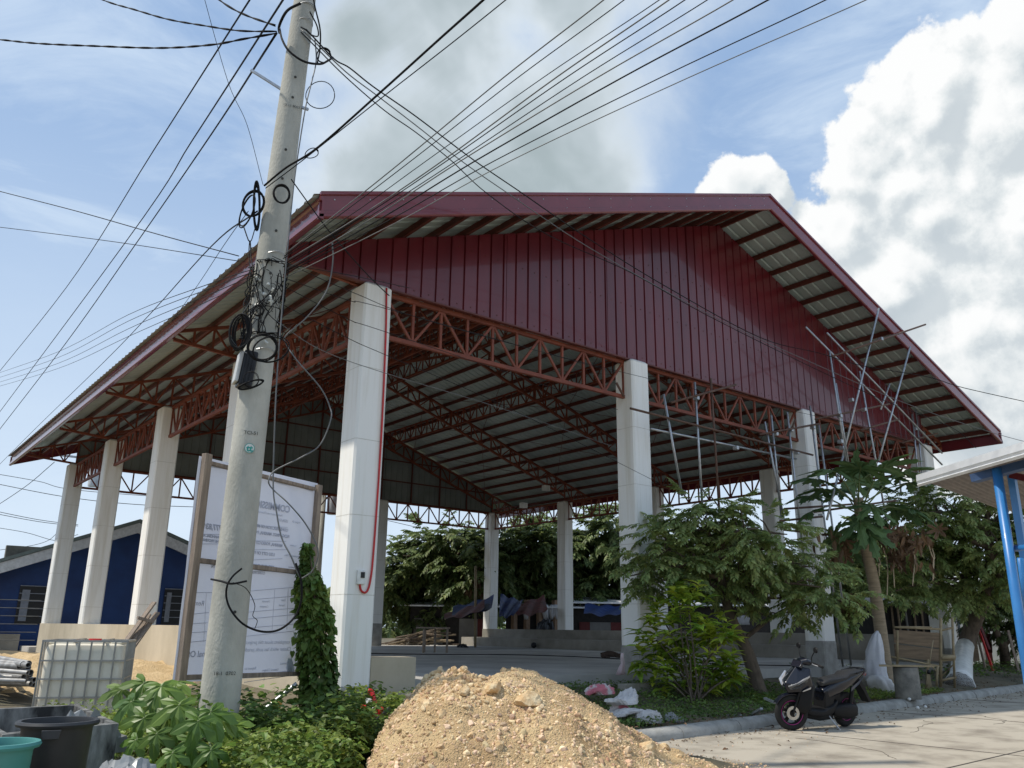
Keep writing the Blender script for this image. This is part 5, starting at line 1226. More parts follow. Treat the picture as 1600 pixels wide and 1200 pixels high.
# nose: headlamp cowl
nose = MB()
V = [(1.16, 0, .94), (1.02, .16, .92), (1.02, -.16, .92), (1.10, .215, .82), (1.10, -.215, .82), (1.30, .155, .70), (1.30, -.155, .70), (1.40, 0, .62), (1.40, 0, .70), (1.22, .15, .58), (1.22, -.15, .58), (1.34, 0, .54), (1.00, .19, .66), (1.00, -.19, .66), (.98, 0, .90), (.98, 0, .6)]
Fc = [(0, 1, 3), (0, 3, 5), (0, 5, 8), (0, 8, 6), (0, 6, 4), (0, 4, 2), (5, 7, 8), (8, 7, 6), (5, 9, 11), (5, 11, 7), (6, 11, 10), (7, 11, 6), (3, 12, 9), (3, 9, 5), (4, 10, 13), (4, 6, 10), (1, 12, 3), (2, 4, 13), (0, 2, 14), (0, 14, 1), (14, 12, 1), (14, 2, 13), (12, 15, 9), (13, 10, 15), (9, 15, 11), (10, 11, 15), (14, 15, 12), (14, 13, 15)]
nose.add(V, Fc); part('front_cowl', nose, M_body, .012, smooth=False)
for s_ in (-1, 1):
    b = MB(); b.prism([(1.135, s_*.213, .805), (1.30, s_*.165, .695), (1.385, s_*.05, .635), (1.36, s_*.07, .60), (1.25, s_*.155, .635), (1.14, s_*.205, .735)], Vector((.012, s_*.014, .006))); hl = part('headlight', b, M_lens, .004, smooth=False)
    b = MB(); b.prism([(1.12, s_*.222, .825), (1.30, s_*.172, .712), (1.39, s_*.05, .652), (1.385, s_*.055, .640), (1.29, s_*.172, .690), (1.12, s_*.222, .795)], Vector((.014, s_*.018, .008))); part('daytime_strip', b, M_silver, .002, parent=hl, smooth=False)
    b = MB(); b.prism([(1.06, s_*.205, .66), (1.20, s_*.165, .60), (1.19, s_*.16, .585), (1.06, s_*.20, .63)], Vector((.01, s_*.012, 0))); part('indicator', b, M_silver, .002, smooth=False)
b = MB(); b.prism([(1.19, -.09, .93), (1.10, -.11, 1.02), (1.08, -.10, 1.02), (1.14, -.09, .90)], (0, .19, 0)); part('small_visor', b, M_body, .01)
# handlebar group turns with the fork
SM_ = B0 @ Matrix.Translation((WB-.18, 0, 0)) @ Matrix.Rotation(R(-24), 4, 'Z') @ Matrix.Translation((-(WB-.18), 0, 0))
b = lo([(.90, 1.00, .05, .03, .7), (.95, 1.00, .12, .05, .7), (1.02, 1.01, .13, .06, .7), (1.09, 1.0, .08, .04, .7)]); part('handlebar_cowl', b, M_body, 0, SM_)
b = MB(); b.tube(spline([(.90, -.35, .98), (.94, -.2, 1.0), (.97, 0, .99), (.94, .2, 1.0), (.90, .35, .98)], 5), .014, 8); hb = part('handlebar', b, M_matt, 0, SM_)
for s_ in (-1, 1):
    b = MB(); b.tube([(.905, s_*.22, .99), (.885, s_*.36, .978)], .019, 12); part('grip', b, M_tyre, 0, SM_, hb)
    b = MB(); b.tube(spline([(.97, s_*.20, 1.0), (1.0, s_*.28, 1.0), (.97, s_*.37, .99)], 4), .007, 6); part('brake_lever', b, M_silver, 0, SM_, hb)
    b = MB(); b.tube(spline([(.97, s_*.17, 1.02), (.98, s_*.20, 1.10), (.96, s_*.25, 1.19)], 4), .007, 6); mi = part('mirror', b, M_matt, 0, SM_)
    b = lo([(-.012, 0, .045, .03, .7), (0, 0, .065, .042, .7), (.014, 0, .05, .032, .7)]); part('mirror_head', b, M_matt, 0, SM_ @ Matrix.Translation((.96, s_*.275, 1.21)), mi)
# fork, front mudguard
for s_ in (-1, 1):
    b = MB(); b.tube([(WB, s_*.065, RF_), (WB-.10, s_*.065, .58)], .018, 10); part('fork_leg', b, M_matt, 0, B0 @ Matrix.Translation((WB, 0, 0)) @ Matrix.Rotation(R(-24), 4, 'Z') @ Matrix.Translation((-WB, 0, 0)))
b = MB(); rings = []
for k in range(11):
    a = R(28+k*13.5); rr_ = RF_+.035; rings.append([(rr_*math.cos(a)+(.0), w_, rr_*math.sin(a)-abs(w_)*.35) for w_ in (-.062, -.045, 0, .045, .062)]+[((rr_-.01)*math.cos(a), w_, (rr_-.01)*math.sin(a)-abs(w_)*.35) for w_ in (.058, .042, 0, -.042, -.058)])
b.loft(rings); part('front_mudguard', b, M_body, 0, steer)
# engine, shock, exhaust, stand
part('engine_case', lo([(.42, .27, .05, .06, .6), (.30, .27, .09, .10, .5), (.05, .265, .10, .115, .5), (-.10, .265, .08, .09, .6)]), M_matt, .005, B0 @ Matrix.Translation((0, .09, 0)))
b = MB(); b.tube([(.02, .10, .27), (-.05, .10, .62)], .032, 12); part('shock_absorber', b, M_matt, 0)
b = MB(); b.tube([(.30, -.14, .22), (-.05, -.15, .28), (-.32, -.15, .38)], [.03, .055, .06], 14); part('exhaust', b, M_matt, .004)
b = MB(); b.tube(spline([(.50, .10, .20), (.46, .20, .08), (.42, .27, .006), (.36, .28, .004)], 4), .010, 6); part('side_stand', b, M_silver, 0)
b = MB(); b.box((.17, -.05, .36), (.5, .05, .58)); part('frame', b, M_matt, .01)
# ------------------------------------------------------------------ scaffolding
YS = -.75
scf = empty('scaffolding', tuple(atY(1240, 1000, YS)), 'loose scaffolding of galvanised and rusty pipes lashed up under the right gable', 'scaffolding')
M_rust = mat('rusty_pipe', (.15, .085, .06), .8, col2=(.09, .05, .035), scale=6)
SP = [((1037, 616), (1066, 775), 0, YS), ((1085.5, 597), (1098, 800), 0, YS), ((1110.6, 591), (1124, 800), 1, YS), ((985, 638), (1270, 711), 1, YS-.05), ((1017, 670), (1244, 717), 0, YS+.1), ((1049, 629), (1150, 601), 1, YS-.08),
      ((1195, 659), (1225, 812), 0, YS), ((1205, 649), (1221, 809), 0, YS+.05), ((1230, 644), (1259, 900), 0, YS), ((1265.5, 634), (1317, 1042), 0, YS), ((1279, 662), (1330, 1040), 0, YS+.08), ((1187, 679), (1281, 662), 1, YS-.05), ((1219, 814), (1285, 807), 1, YS-.05), ((1225, 828), (1255, 831), 1, YS),
      ((1296, 548), (1325, 740), 0, YS-.6), ((1306, 599), (1328, 740), 0, YS-.6), ((1373, 482), (1317, 713), 0, -1.95), ((1317, 713), (1292, 812), 0, -1.95), ((1422, 542), (1373, 720), 0, -1.95), ((1259, 511), (1472, 726), 0, -1.2), ((1292, 520), (1472, 708), 0, -1.2),
      ((1300, 557), (1446, 507), 1, -1.97), ((1343, 580), (1385, 812), 0, YS-.6), ((1425, 647), (1440, 790), 0, YS), ((1431, 640), (1447, 800), 0, YS+.1), ((1274, 655), (1390, 631), 1, YS-.6), ((1345, 672), (1405, 655), 1, YS-.6), ((1409, 692), (1465, 677), 1, YS), ((1227, 795), (1330, 788), 1, YS), ((1272, 800), (1400, 782), 1, YS-.5), ((1390, 600), (1376, 640), 0, YS-.6), ((1405, 735), (1408, 775), 0, YS), ((963, 598), (975, 620), 1, -.35), ((1235, 675), (1243, 655), 1, -.35)]
for (a, b_, ru, Y) in SP:
    A_, B_ = atY(*a, Y), atY(*b_, Y); MB().tube([A_, B_], .026, 8).build('scaffold_pipe', M_rust if ru else M_galv, scf, smooth=True)
for (x, y, Y) in ((1088, 622, YS), (1067, 770, YS), (1212, 678, YS), (1236, 672, YS), (1270, 668, YS), (1245, 707, YS), (1313, 690, -1.95), (1330, 625, YS-.6), (1350, 640, YS-.6), (1430, 670, YS), (1283, 806, YS), (1376, 530, -1.95), (1222, 812, YS), (1150, 700, YS), (1316, 700, YS-.6), (1312, 650, YS-.6)):
    q = atY(x, y, Y); MB().box((q.x-.045, q.y-.06, q.z-.045), (q.x+.045, q.y+.06, q.z+.045)).build('clamp', M_galv, scf, bevel=.01)
# ------------------------------------------------------------------ blue-post shed at the right edge
M_bpost = mat('bright_blue_paint', (.035, .20, .50), .35, col2=(.03, .17, .44), coat=.3); M_bbeam = mat('dull_blue_beam', (.025, .06, .14), .6); M_zinc = mat('corrugated_zinc', (.80, .82, .84), .4, metal=.2, col2=(.70, .72, .74))
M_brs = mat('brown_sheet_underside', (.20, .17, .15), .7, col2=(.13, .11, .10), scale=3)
A_ = at(1435, 748, 8.6); B_ = at(1700, 668, 5.9); Fv = at(1572, 800, 13.5)-A_
shed = empty('blue_post_shed', (at(1590, 900, 7.2).x, at(1590, 900, 7.2).y, 0), 'open shed on bright blue steel posts with a corrugated roof at the right edge', 'shed')
b = MB(); nn = 44; rg = []
V = []; 
for i in range(nn*3+1):
    t = i/(nn*3); p = A_.lerp(B_, t)
    z_ = .018*math.cos(i*2*math.pi/6)
    V += [tuple(p+Vector((0, 0, z_))), tuple(p+Fv+Vector((0, 0, z_)))]
T = [(2*i, 2*i+2, 2*i+3, 2*i+1) for i in range(nn*3)]
rawobj('roof_sheet', [(x, y, z+.006) for x, y, z in V], T, M_zinc, shed, smooth=True); rawobj('roof_underside', V, T, M_brs, shed, smooth=True)
dv = (B_-A_).normalized()
b = MB(); b.loft([[P_+Vector((0, 0, .02))+Fv.normalized()*.0, P_+Vector((0, 0, .035))-Fv.normalized()*.05, P_+Vector((0, 0, -.03))-Fv.normalized()*.07, P_+Vector((0, 0, -.055))-Fv.normalized()*.04, P_+Vector((0, 0, -.065))-Fv.normalized()*.06, P_+Vector((0, 0, -.085))-Fv.normalized()*.02, P_+Vector((0, 0, -.075))+Fv.normalized()*.01] for P_ in (A_-dv*.02, B_)]); b.build('eave_flashing', M_zinc, shed, auto=True)
p0 = at(1557, 732, 7.3); MB().tube([Vector((p0.x, p0.y, 0)), p0+Vector((0, 0, .0))], .040, 20).build('post', M_bpost, shed, smooth=True)
p1 = at(1579, 732, 7.9); MB().box((p1.x-.03, p1.y-.03, 0), (p1.x+.03, p1.y+.03, p1.z)).build('post', M_bpost, shed)
p2 = at(1750, 735, 6.5); MB().tube([Vector((p2.x, p2.y, 0)), p2], .040, 20).build('post', M_bpost, shed, smooth=True)
MB().bar(at(1521, 748, 7.5), at(1640, 716, 7.0), .10, .07).build('beam', M_bbeam, shed); MB().bar(at(1578, 742, 7.8), at(1660, 760, 7.5), .05, .06).build('beam', M_red, shed)
MB().tube([at(1572, 857, 7.2), at(1700, 852, 6.6)], .028, 12).build('rail', M_bpost, shed, smooth=True); MB().tube([at(1594, 872, 7.3), at(1606, 960, 7.3)], .028, 12).build('rail', M_bpost, shed, smooth=True)
# ------------------------------------------------------------------ roadside stall things
M_ply = mat('weathered_plywood', (.27, .20, .13), .9, col2=(.17, .125, .085), scale=4, stretch=(.5, .5, 5), bump=.3)
M_bam = mat('bamboo', (.36, .29, .17), .7, col2=(.25, .19, .11), scale=5)
st = empty('timber_stall', tuple(atz(1440, 1075, .15)), 'rickety plywood and bamboo roadside stall between the papaya and the painted tree', 'stall')
D_ = 20.2
def pl(x, y, d=D_): return at(x, y, d)
for (q4, lab) in ((((1397, 984), (1470, 989), (1470, 1013), (1398, 1004)), 0), (((1398, 1006), (1470, 1015), (1471, 1034), (1400, 1026)), 0)):
    MB().prism([pl(*c_) for c_ in q4], -camd*.03).build('plywood_panel', M_ply, st)
for (a, b_, w_) in (((1398, 980), (1470, 983), .05), ((1392, 1026), (1472, 1042), .05), ((1404, 979), (1456, 980), .03), ((1470, 966), (1470, 1078), .07), ((1465, 1040), (1463, 1080), .06), ((1488, 965), (1492, 1080), .06), ((1470, 985), (1488, 981), .05), ((1470, 1028), (1492, 1026), .12), ((1468, 1064), (1494, 1058), .06), ((1455, 1040), (1470, 1056), .03), ((1490, 1038), (1468, 1060), .03), ((1450, 1030), (1448, 1068), .05), ((1402, 985), (1402, 1045), .06), ((1492, 1036), (1478, 1050), .03)):
    MB().tube([pl(*a), pl(*b_)], w_*.5, 8).build('pole', M_bam, st, smooth=True)
MB().prism([pl(1468, 1024), pl(1493, 1023), pl(1494, 1032), pl(1469, 1034)], -camd*.5).build('bench_top', M_bam, st, bevel=.01)
br = atz(1420, 1092, .14)
bar = empty('concrete_drum', tuple(br), 'grey concrete cylinder beside the kerb carrying a plank', 'drum')
MB().lathe([(.001, 0), (.245, 0), (.25, .02), (.245, .60), (.235, .615), (.001, .615)], c=br, n=32).build('drum_shell', mat('stained_drum', (.26, .245, .21), .9, col2=(.13, .125, .11), scale=5, bump=.4), bar, auto=True)
q = br+Vector((0, 0, .63)); Rg = uR
pk = MB().prism([q-Rg*.62-uF*.2, q+Rg*.52-uF*.2, q+Rg*.55+uF*.22, q-Rg*.45+uF*.22], (0, 0, .03)).build('plank', M_bam)
prop(pk, 'thick wooden board laid across the top of the concrete drum', 'plank')
bm_ = empty('broom', tuple(at(1452, 1085, 19.3)), 'straw broom with a long stick leaning against the plywood stall', 'broom')
MB().tube([at(1451, 1045, 19.4), at(1458, 1000, 19.7)], .013, 8).build('stick', M_bam, bm_, smooth=True)
b = MB()
for k in range(46): 
    a = random.uniform(-1, 1); b.tube([at(1451+a*1.5, 1050, 19.4), at(1451+a*4, 1068, 19.35+random.uniform(-.06, .06)), at(1450+a*8.5, 1087+random.uniform(-3, 2), 19.3+random.uniform(-.12, .12))], .006, 4)
b.build('bristles', M_bam, bm_); MB().tube([at(1450.5, 1053, 19.38), at(1451.5, 1047, 19.4)], .035, 10).build('binding', M_black, bm_, smooth=True)
# standing white sack
def standbag(name, pts, mt, lab, cat, d, seed=1, depth=.25):
    """pts: rows (y, xl, xr) of its silhouette; a folded cloth body with real thickness"""
    rr_ = random.Random(seed); rings = []; ph = [rr_.uniform(0, 6) for _ in range(5)]
    for i, (y, xl, xr) in enumerate(pts):
        c_ = at((xl+xr)/2, y, d); hw = (xr-xl)/2/FPX*d; rg = []
        for k in range(28):
            a = 2*math.pi*k/28; f = 1+.13*math.sin(5*a+ph[0]+i*.5)+.08*math.sin(9*a+ph[1]-i*.9)+rr_.uniform(-.03, .03)
            rg.append(c_+uR*hw*f*math.cos(a)+uF*min(depth, hw*.9+.02)*f*math.sin(a)+Vector((0, 0, rr_.uniform(-.012, .012))))
        rings.append(rg)
    o = MB().loft(rings).build(name, mt, None, smooth=True); return prop(o, lab, cat)
standbag('white_sack', [(986, 1369, 1372), (992, 1364, 1375), (1003, 1359, 1377), (1018, 1354, 1379), (1030, 1353, 1380), (1042, 1351, 1382), (1050, 1350, 1381), (1058, 1353, 1384), (1064, 1355, 1386)], M_whbag, 'tall crumpled white plastic sack draped upright against the papaya trunk', 'sack', 19.0)
standbag('white_sack', [(1056, 1360, 1378), (1062, 1356, 1390), (1072, 1358, 1396), (1082, 1364, 1398), (1089, 1370, 1400)], M_sack, 'slumped greyish sack at the papaya base beside the concrete drum', 'sack', 18.4, 5)
for i, (x, y) in enumerate(((1434, 1107.5), (1446, 1106), (1421, 1094))):
    q = atz(x, y, .02 if i < 2 else .14); prop(MB().lathe([(.001, -.03), (.025, -.022), (.035, 0), (.025, .022), (.001, .03)], c=q+Vector((0, 0, .02)), n=12).build('litter', M_whitep, None, smooth=True), ['left of two small white objects on the road before the kerb', 'right of two small white objects on the road before the kerb', 'small white object on the kerb at the foot of the concrete drum'][i], 'litter')
# litter round the mound
def bag_at(x, y, z, size, h_, mt, lab, seed, yaw=0, cat='sack'):
    q = atz(x, y, z); tv, tt = rock_mesh(1, 5, 4, (1, 1, 1)); rr_ = random.Random(seed); ph = [rr_.uniform(0, 6) for _ in range(8)]; V = []
    import bmesh
    bm = bmesh.new(); bmesh.ops.create_icosphere(bm, subdivisions=5, radius=1); T = [[v.index for v in f.verts] for f in bm.faces]
    for v in bm.verts:
        c_ = v.co; X = math.copysign(abs(c_.x)**.65, c_.x)*size[0]*.5; Y = math.copysign(abs(c_.y)**.7, c_.y)*size[1]*.5; Zz = c_.z*h_*(.75+.5*math.sin(2.6*c_.x+ph[0]))
        f = .10*abs(math.sin(5*c_.x+2*c_.y+ph[1]))+.07*abs(math.sin(9*c_.y-4*c_.x+ph[2]))+.05*abs(math.sin(14*c_.x+9*c_.z+ph[3]))+.05*abs(math.sin(17*c_.y+6*c_.x+ph[4]))
        X *= 1-f*.6+.12*math.sin(3*c_.y+ph[5]); Y *= 1-f*.8+.2*math.sin(2.2*c_.x+ph[6]); Zz = max(-.03, Zz*(1-f*1.9)+.04*math.sin(4*c_.x+ph[7]))
        V.append((q.x+X*math.cos(yaw)-Y*math.sin(yaw), q.y+X*math.sin(yaw)+Y*math.cos(yaw), z+.03+Zz))
    bm.free(); return prop(rawobj('empty_sack' if cat == 'sack' else 'plastic_bag', V, T, mt, smooth=True), lab, cat)
bag_at(972, 1100, .36, (.85, .35), .20, M_sack, 'stiff pale sack propped at the foot of the second column', 31, .3)
bag_at(935, 1085, .40, (.75, .3), .18, M_pink, 'red-striped empty sack behind the right flank of the soil heap', 32, .2)
bag_at(985, 1118, .22, (.9, .45), .08, M_sack, 'flattened off-white sack trailing on the ground right of the heap', 33, -.2)
bag_at(972, 1112, .25, (.6, .22), .1, M_pink, 'red-edged sack strip between the two pale sacks', 34, .1)
bag_at(1018, 1128, .13, (.62, .42), .18, M_sack, 'printed white sack lying crumpled in the grass by the kerb', 35, .5)
bag_at(1052, 1128, .12, (.3, .26), .1, M_sheet, 'thin grey plastic bag lying in the grass beside the printed sack', 36, .1, 'plastic bag')
textmesh('JANRAY', .13, M_black, Matrix.Translation(atz(1020, 1126, .13)+Vector((0, 0, .30))-uF*.12) @ Matrix.Rotation(-YAW, 4, 'Z') @ Matrix.Rotation(R(50), 4, 'X'), None, 'sack_print') if False else None
q = atz(640, 1192, .12); crumple('plastic_bag', (q.x, q.y, .04), (.62, .42), .26, M_pinkw, 'pale pink torn plastic bag at the bottom edge before the heap', 'plastic bag', 41, n=20, yaw=.3)
q = at(195, 1196, 6.2); crumple('plastic_sheet', (q.x, q.y, q.z-.12), (.5, .35), .16, M_sheet, 'grey plastic sheet at the bottom edge right of the black bin', 'plastic sheet', 42, yaw=.4)
standbag('hanging_sack', [(1021, 970, 975), (1028, 969, 975), (1036, 970, 976), (1046, 966, 976), (1054, 963, 976)], M_pinkw, 'pinkish rag sack hanging beside the left edge of the second column', 'sack', at(970, 1040, 15.4).length*0+15.3, 7, .08)
for i, (x, y, w_) in enumerate(((992, 1068, .42), (1003, 1080, .40), (982, 1081, .36))):
    q = atz(x, y, .35); MB2 = MB().box((q.x-w_/2, q.y-.1, q.z-.05), (q.x+w_/2, q.y+.1, q.z+.14)); prop(MB2.build('hollow_block', M_conc, None, bevel=.012), ['grey concrete block resting against the second column foot', 'grey concrete block below the one touching the second column', 'grey concrete block half under the pale sack'][i], 'concrete block')
# red broken chair with a white board
rc = empty('broken_chair', tuple(at(578, 1118, 11)), 'broken red plastic chair with a white panel lying at the corner column foot', 'chair')
MB().tube(spline([at(556, 1118, 11), at(560, 1108, 11), at(570, 1106, 11), at(580, 1112, 11), at(592, 1118, 11), at(596, 1106, 11)], 4), .035, 8).build('leg', M_redp, rc, smooth=True)
MB().tube(spline([at(575, 1080, 11.1), at(580, 1082, 11.1), at(584, 1095, 11.05), at(586, 1112, 11)], 4), .04, 8).build('leg', M_redp, rc, smooth=True)
MB().prism([at(570, 1091, 10.95), at(580, 1090, 10.95), at(586, 1112, 10.8), at(580, 1118, 10.8), at(574, 1104, 10.9)], uF*.015).build('seat_panel', M_whitep, rc)
prop(MB().prism([at(588, 1124, 10.7), at(608, 1106, 10.7), at(611, 1108, 10.8), at(592, 1128, 10.8)], (0, 0, .02)).build('metal_strip', M_lash, None), 'grey metal strip sticking out of the left foot of the soil heap', 'metal strip')
prop(MB().lathe([(.001, -.05), (.07, -.03), (.09, .03), (.06, .07), (.001, .09)], c=at(430, 1103, 11.5), n=12).build('orange_bag', mat('orange_plastic', (.6, .26, .04), .5), None, smooth=True), 'small bright orange bag lying by the plinth behind the sign', 'bag')
for i, (a, b_) in enumerate((((1195, 1091), (1211, 1098)), ((1172, 1118), (1190, 1107)), ((1130, 1118), (1158, 1117)))):
    prop(MB().bar(at(*a, 13.6), at(*b_, 13.4), .06, .03).build('scrap_metal', M_galv, None), ['bent aluminium scrap in the grass just left of the scooter front wheel', 'scrap strip on the soil between the shrub and the scooter', 'flat scrap piece lying in the grass behind the kerb below the shrub'][i], 'scrap')
# ------------------------------------------------------------------ things on the court floor
tb = empty('wooden_table', tuple(atz(680, 1018, ZF)), 'rough wooden table standing alone on the court floor', 'table'); q0 = atz(661, 1020, ZF); q1 = atz(698, 1020, ZF)
dd = q1-q0; tl = dd.length; dd.normalize(); dn = Vector((-dd.y, dd.x, 0))
for u, v in ((0, 0), (tl, 0), (tl*.28, .55), (tl*.72, .55)): 
    p = q0+dd*u+dn*v; MB().bar(p, p+Vector((0, 0, .78)), .055).build('leg', M_wood, tb)
MB().prism([q0-dd*.08-dn*.05+Vector((0, 0, .79)), q1+dd*.08-dn*.05+Vector((0, 0, .79)), q1+dd*.08+dn*.6+Vector((0, 0, .79)), q0-dd*.08+dn*.6+Vector((0, 0, .79))], (0, 0, .05)).build('table_top', M_wood, tb)
cable('black cable lying across the court floor', [], 1) if False else None
b = MB(); P_ = [atz(x, y, ZF+.012) for x, y in ((575, 1021), (640, 1022), (700, 1022.5), (800, 1023), (900, 1026), (975, 1030), (1060, 1034), (1160, 1038.5), (1250, 1040))]
prop(b.tube(spline(P_, 5), .014, 6).build('floor_cable', M_cable, None, smooth=True), 'long black cable lying across the court floor', 'cable')
# sleeping dog
import bmesh
dp_ = atz(955, 1028, ZF); dg = bpy.data.meshes.new('dog')
J = [(-.24, 0, .13, .105), (-.10, .0, .14, .12), (.06, 0, .13, .115), (.17, 0, .12, .085), (.25, -.02, .10, .062), (.33, -.04, .085, .062), (.40, -.06, .06, .036), (.455, -.075, .045, .025), (-.30, -.02, .10, .075), (-.30, -.12, .06, .05), (-.16, -.19, .035, .028), (-.06, -.2, .025, .022), (.15, -.10, .05, .035), (.27, -.17, .03, .024), (.37, -.18, .022, .02), (-.36, .05, .05, .028), (-.33, -.12, .03, .018), (-.20, -.25, .02, .012), (.31, -.005, .14, .02), (.325, .01, .165, .012), (.31, -.085, .13, .02), (.30, -.10, .155, .012)]
Ed = [(0, 1), (1, 2), (2, 3), (3, 4), (4, 5), (5, 6), (6, 7), (0, 8), (8, 9), (9, 10), (10, 11), (3, 12), (12, 13), (13, 14), (8, 15), (15, 16), (16, 17), (5, 18), (18, 19), (5, 20), (20, 21)]
MD = Matrix.Translation(dp_) @ Matrix.Rotation(-YAW, 4, 'Z') @ Matrix.Scale(.86, 4)
dg.from_pydata([MD @ Vector(j[:3]) for j in J], Ed, []); dg.materials.append(mat('brown_fur', (.085, .055, .04), .95, col2=(.045, .03, .022), scale=9, bump=.5, bscale=80))
do = bpy.data.objects.new('dog', dg); COL.objects.link(do); md = do.modifiers.new('skin', 'SKIN')
if not dg.skin_vertices: 
    pass
for i, sv in enumerate(dg.skin_vertices[0].data if dg.skin_vertices else []): sv.radius = (J[i][3]*.86, J[i][3]*.86); sv.use_root = (i == 0)
do.modifiers.new('sub', 'SUBSURF').levels = 2; do.modifiers['sub'].render_levels = 2
prop(do, 'brown dog lying asleep on the court floor left of the second column', 'dog')
q = atz(834, 1013, ZF); prop(MB().lathe([(.13*math.cos(a), .13*math.sin(a)+.13) for a in np.linspace(-1.57, 1.57, 12)], c=q, n=20).build('ball', M_black, None, smooth=True), 'dark round ball resting on the floor near the seating tier', 'ball')
q = atz(723, 1012, ZF); crumple('dark_rag', (q.x, q.y, ZF), (.5, .3), .15, M_black, 'small dark rag dropped on the floor right of the wooden table', 'rag', 61)
q = at(893, 974, 40); crumple('dark_bag', (XR, q.y, ZP), (.8, .6), .45, M_black, 'dark bag lying on the seating wall behind the right row of columns', 'bag', 62)
# ------------------------------------------------------------------ beyond the court
def quad(name, pts, d, mt, lab, cat, th=.06, dz=None):
    P_ = [at(x, y, d if dz is None else dz[i]) for i, (x, y) in enumerate(pts)]
    return prop(MB().prism(P_, uF*th).build(name, mt, None), lab, cat)
M_btarp = mat('blue_tarpaulin', (.010, .04, .17), .45, col2=(.007, .022, .09), scale=2, bump=.5, bscale=3, bdist=.1); M_rtarp = mat('red_tarpaulin', (.13, .010, .008), .6, col2=(.07, .006, .005), scale=2, bump=.5, bscale=3, bdist=.1)
def tarp_sheet(name, corners, mt, lab, sag=.13):
    P_ = [at(*c_) for c_ in corners]; n = 14; V = []
    for j in range(n+1):
        for i in range(n+1):
            u, v = i/n, j/n; p = P_[0].lerp(P_[1], u).lerp(P_[3].lerp(P_[2], u), v); V.append((p.x, p.y, p.z-sag*4*u*(1-u)*(.3+.7*v)+.05*math.sin(u*14+v*5)))
    T = [(j*(n+1)+i, j*(n+1)+i+1, (j+1)*(n+1)+i+1, (j+1)*(n+1)+i) for j in range(n) for i in range(n)]
    return prop(rawobj(name, V, T, mt, smooth=True), lab, 'tarpaulin', 'tarpaulins strung up beyond the court')
tarp_sheet('tarpaulin', [(708, 948, 40), (772, 930, 40), (768, 950, 37), (706, 960, 37)], M_btarp, 'blue tarpaulin left of the far corner column, above the red one')
tarp_sheet('tarpaulin', [(694, 960, 38.5), (757, 938, 38.5), (757, 950, 36), (694, 966, 36)], M_rtarp, 'narrow red tarpaulin slung left of the far corner column')
tarp_sheet('tarpaulin', [(782, 928, 38), (818, 938, 38), (806, 957, 36), (780, 962, 36)], M_btarp, 'bright blue tarpaulin sagging right of the far corner column')
tarp_sheet('tarpaulin', [(800, 946, 38), (850, 930, 40), (856, 952, 37), (808, 960, 36)], M_rtarp, 'peaked red tarpaulin between the two right far columns')
tarp_sheet('tarpaulin', [(915, 943, 42), (975, 946, 42), (972, 958, 39), (912, 957, 39)], M_btarp, 'dark blue awning at the far stall left of the second column')
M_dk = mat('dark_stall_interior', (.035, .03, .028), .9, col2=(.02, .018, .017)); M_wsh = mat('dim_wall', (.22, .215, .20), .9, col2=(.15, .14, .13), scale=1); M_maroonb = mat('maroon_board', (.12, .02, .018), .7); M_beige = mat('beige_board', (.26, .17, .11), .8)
def hut(name, x0, x1, ytop, d, dep, mt, roofm, lab, over=.5):
    p0 = at(x0, 985, d); p1 = at(x1, 985, d); zt_h = at((x0+x1)/2, ytop, d).z; e = empty(name, tuple((p0+p1)/2*1.0), lab, 'stall'); e.location.z = .3
    a, b_ = Vector((p0.x, p0.y, .3)), Vector((p1.x, p1.y, .3)); 
    w_ = MB(); w_.prism([a, b_, b_+uF*dep, a+uF*dep], (0, 0, zt_h-.3)); w_.build('wall', mt, e)
    r_ = MB(); o = uR*over; a2, b2 = a-o-uF*over, b_+o-uF*over; z = Vector((0, 0, zt_h-.3+.003)); r_.prism([a2+z, b2+z, b2+uF*(dep+over*2)+z+Vector((0, 0, .5)), a2+uF*(dep+over*2)+z+Vector((0, 0, .5))], (0, 0, .07)); r_.build('roof', roofm, e)
    return e, a, b_
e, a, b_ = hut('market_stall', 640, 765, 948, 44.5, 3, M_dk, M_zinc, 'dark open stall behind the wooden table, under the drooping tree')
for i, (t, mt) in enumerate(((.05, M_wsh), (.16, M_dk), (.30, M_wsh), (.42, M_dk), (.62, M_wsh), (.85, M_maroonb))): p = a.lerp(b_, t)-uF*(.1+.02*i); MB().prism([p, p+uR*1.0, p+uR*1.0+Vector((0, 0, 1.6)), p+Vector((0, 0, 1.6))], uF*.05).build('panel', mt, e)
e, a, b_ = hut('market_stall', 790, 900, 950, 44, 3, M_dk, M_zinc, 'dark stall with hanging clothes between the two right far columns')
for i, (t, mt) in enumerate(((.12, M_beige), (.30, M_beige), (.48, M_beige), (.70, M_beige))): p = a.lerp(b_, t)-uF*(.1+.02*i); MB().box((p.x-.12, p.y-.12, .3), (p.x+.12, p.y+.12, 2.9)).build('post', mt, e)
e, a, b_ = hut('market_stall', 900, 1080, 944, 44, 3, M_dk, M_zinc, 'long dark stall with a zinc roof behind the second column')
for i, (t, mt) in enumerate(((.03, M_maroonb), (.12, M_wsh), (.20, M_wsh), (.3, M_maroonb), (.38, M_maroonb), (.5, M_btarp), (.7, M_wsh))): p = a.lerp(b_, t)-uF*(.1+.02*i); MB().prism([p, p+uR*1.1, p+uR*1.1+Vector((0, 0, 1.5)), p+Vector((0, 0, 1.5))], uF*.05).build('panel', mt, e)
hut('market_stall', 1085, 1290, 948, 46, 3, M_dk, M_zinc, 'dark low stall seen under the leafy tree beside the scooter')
quad('green_netting', [(903, 917), (935, 914), (948, 922), (948, 935), (903, 934)], 62, mat('green_net', (.03, .22, .16), .7), 'patch of sea-green netting above the zinc roof left of the second column', 'netting')
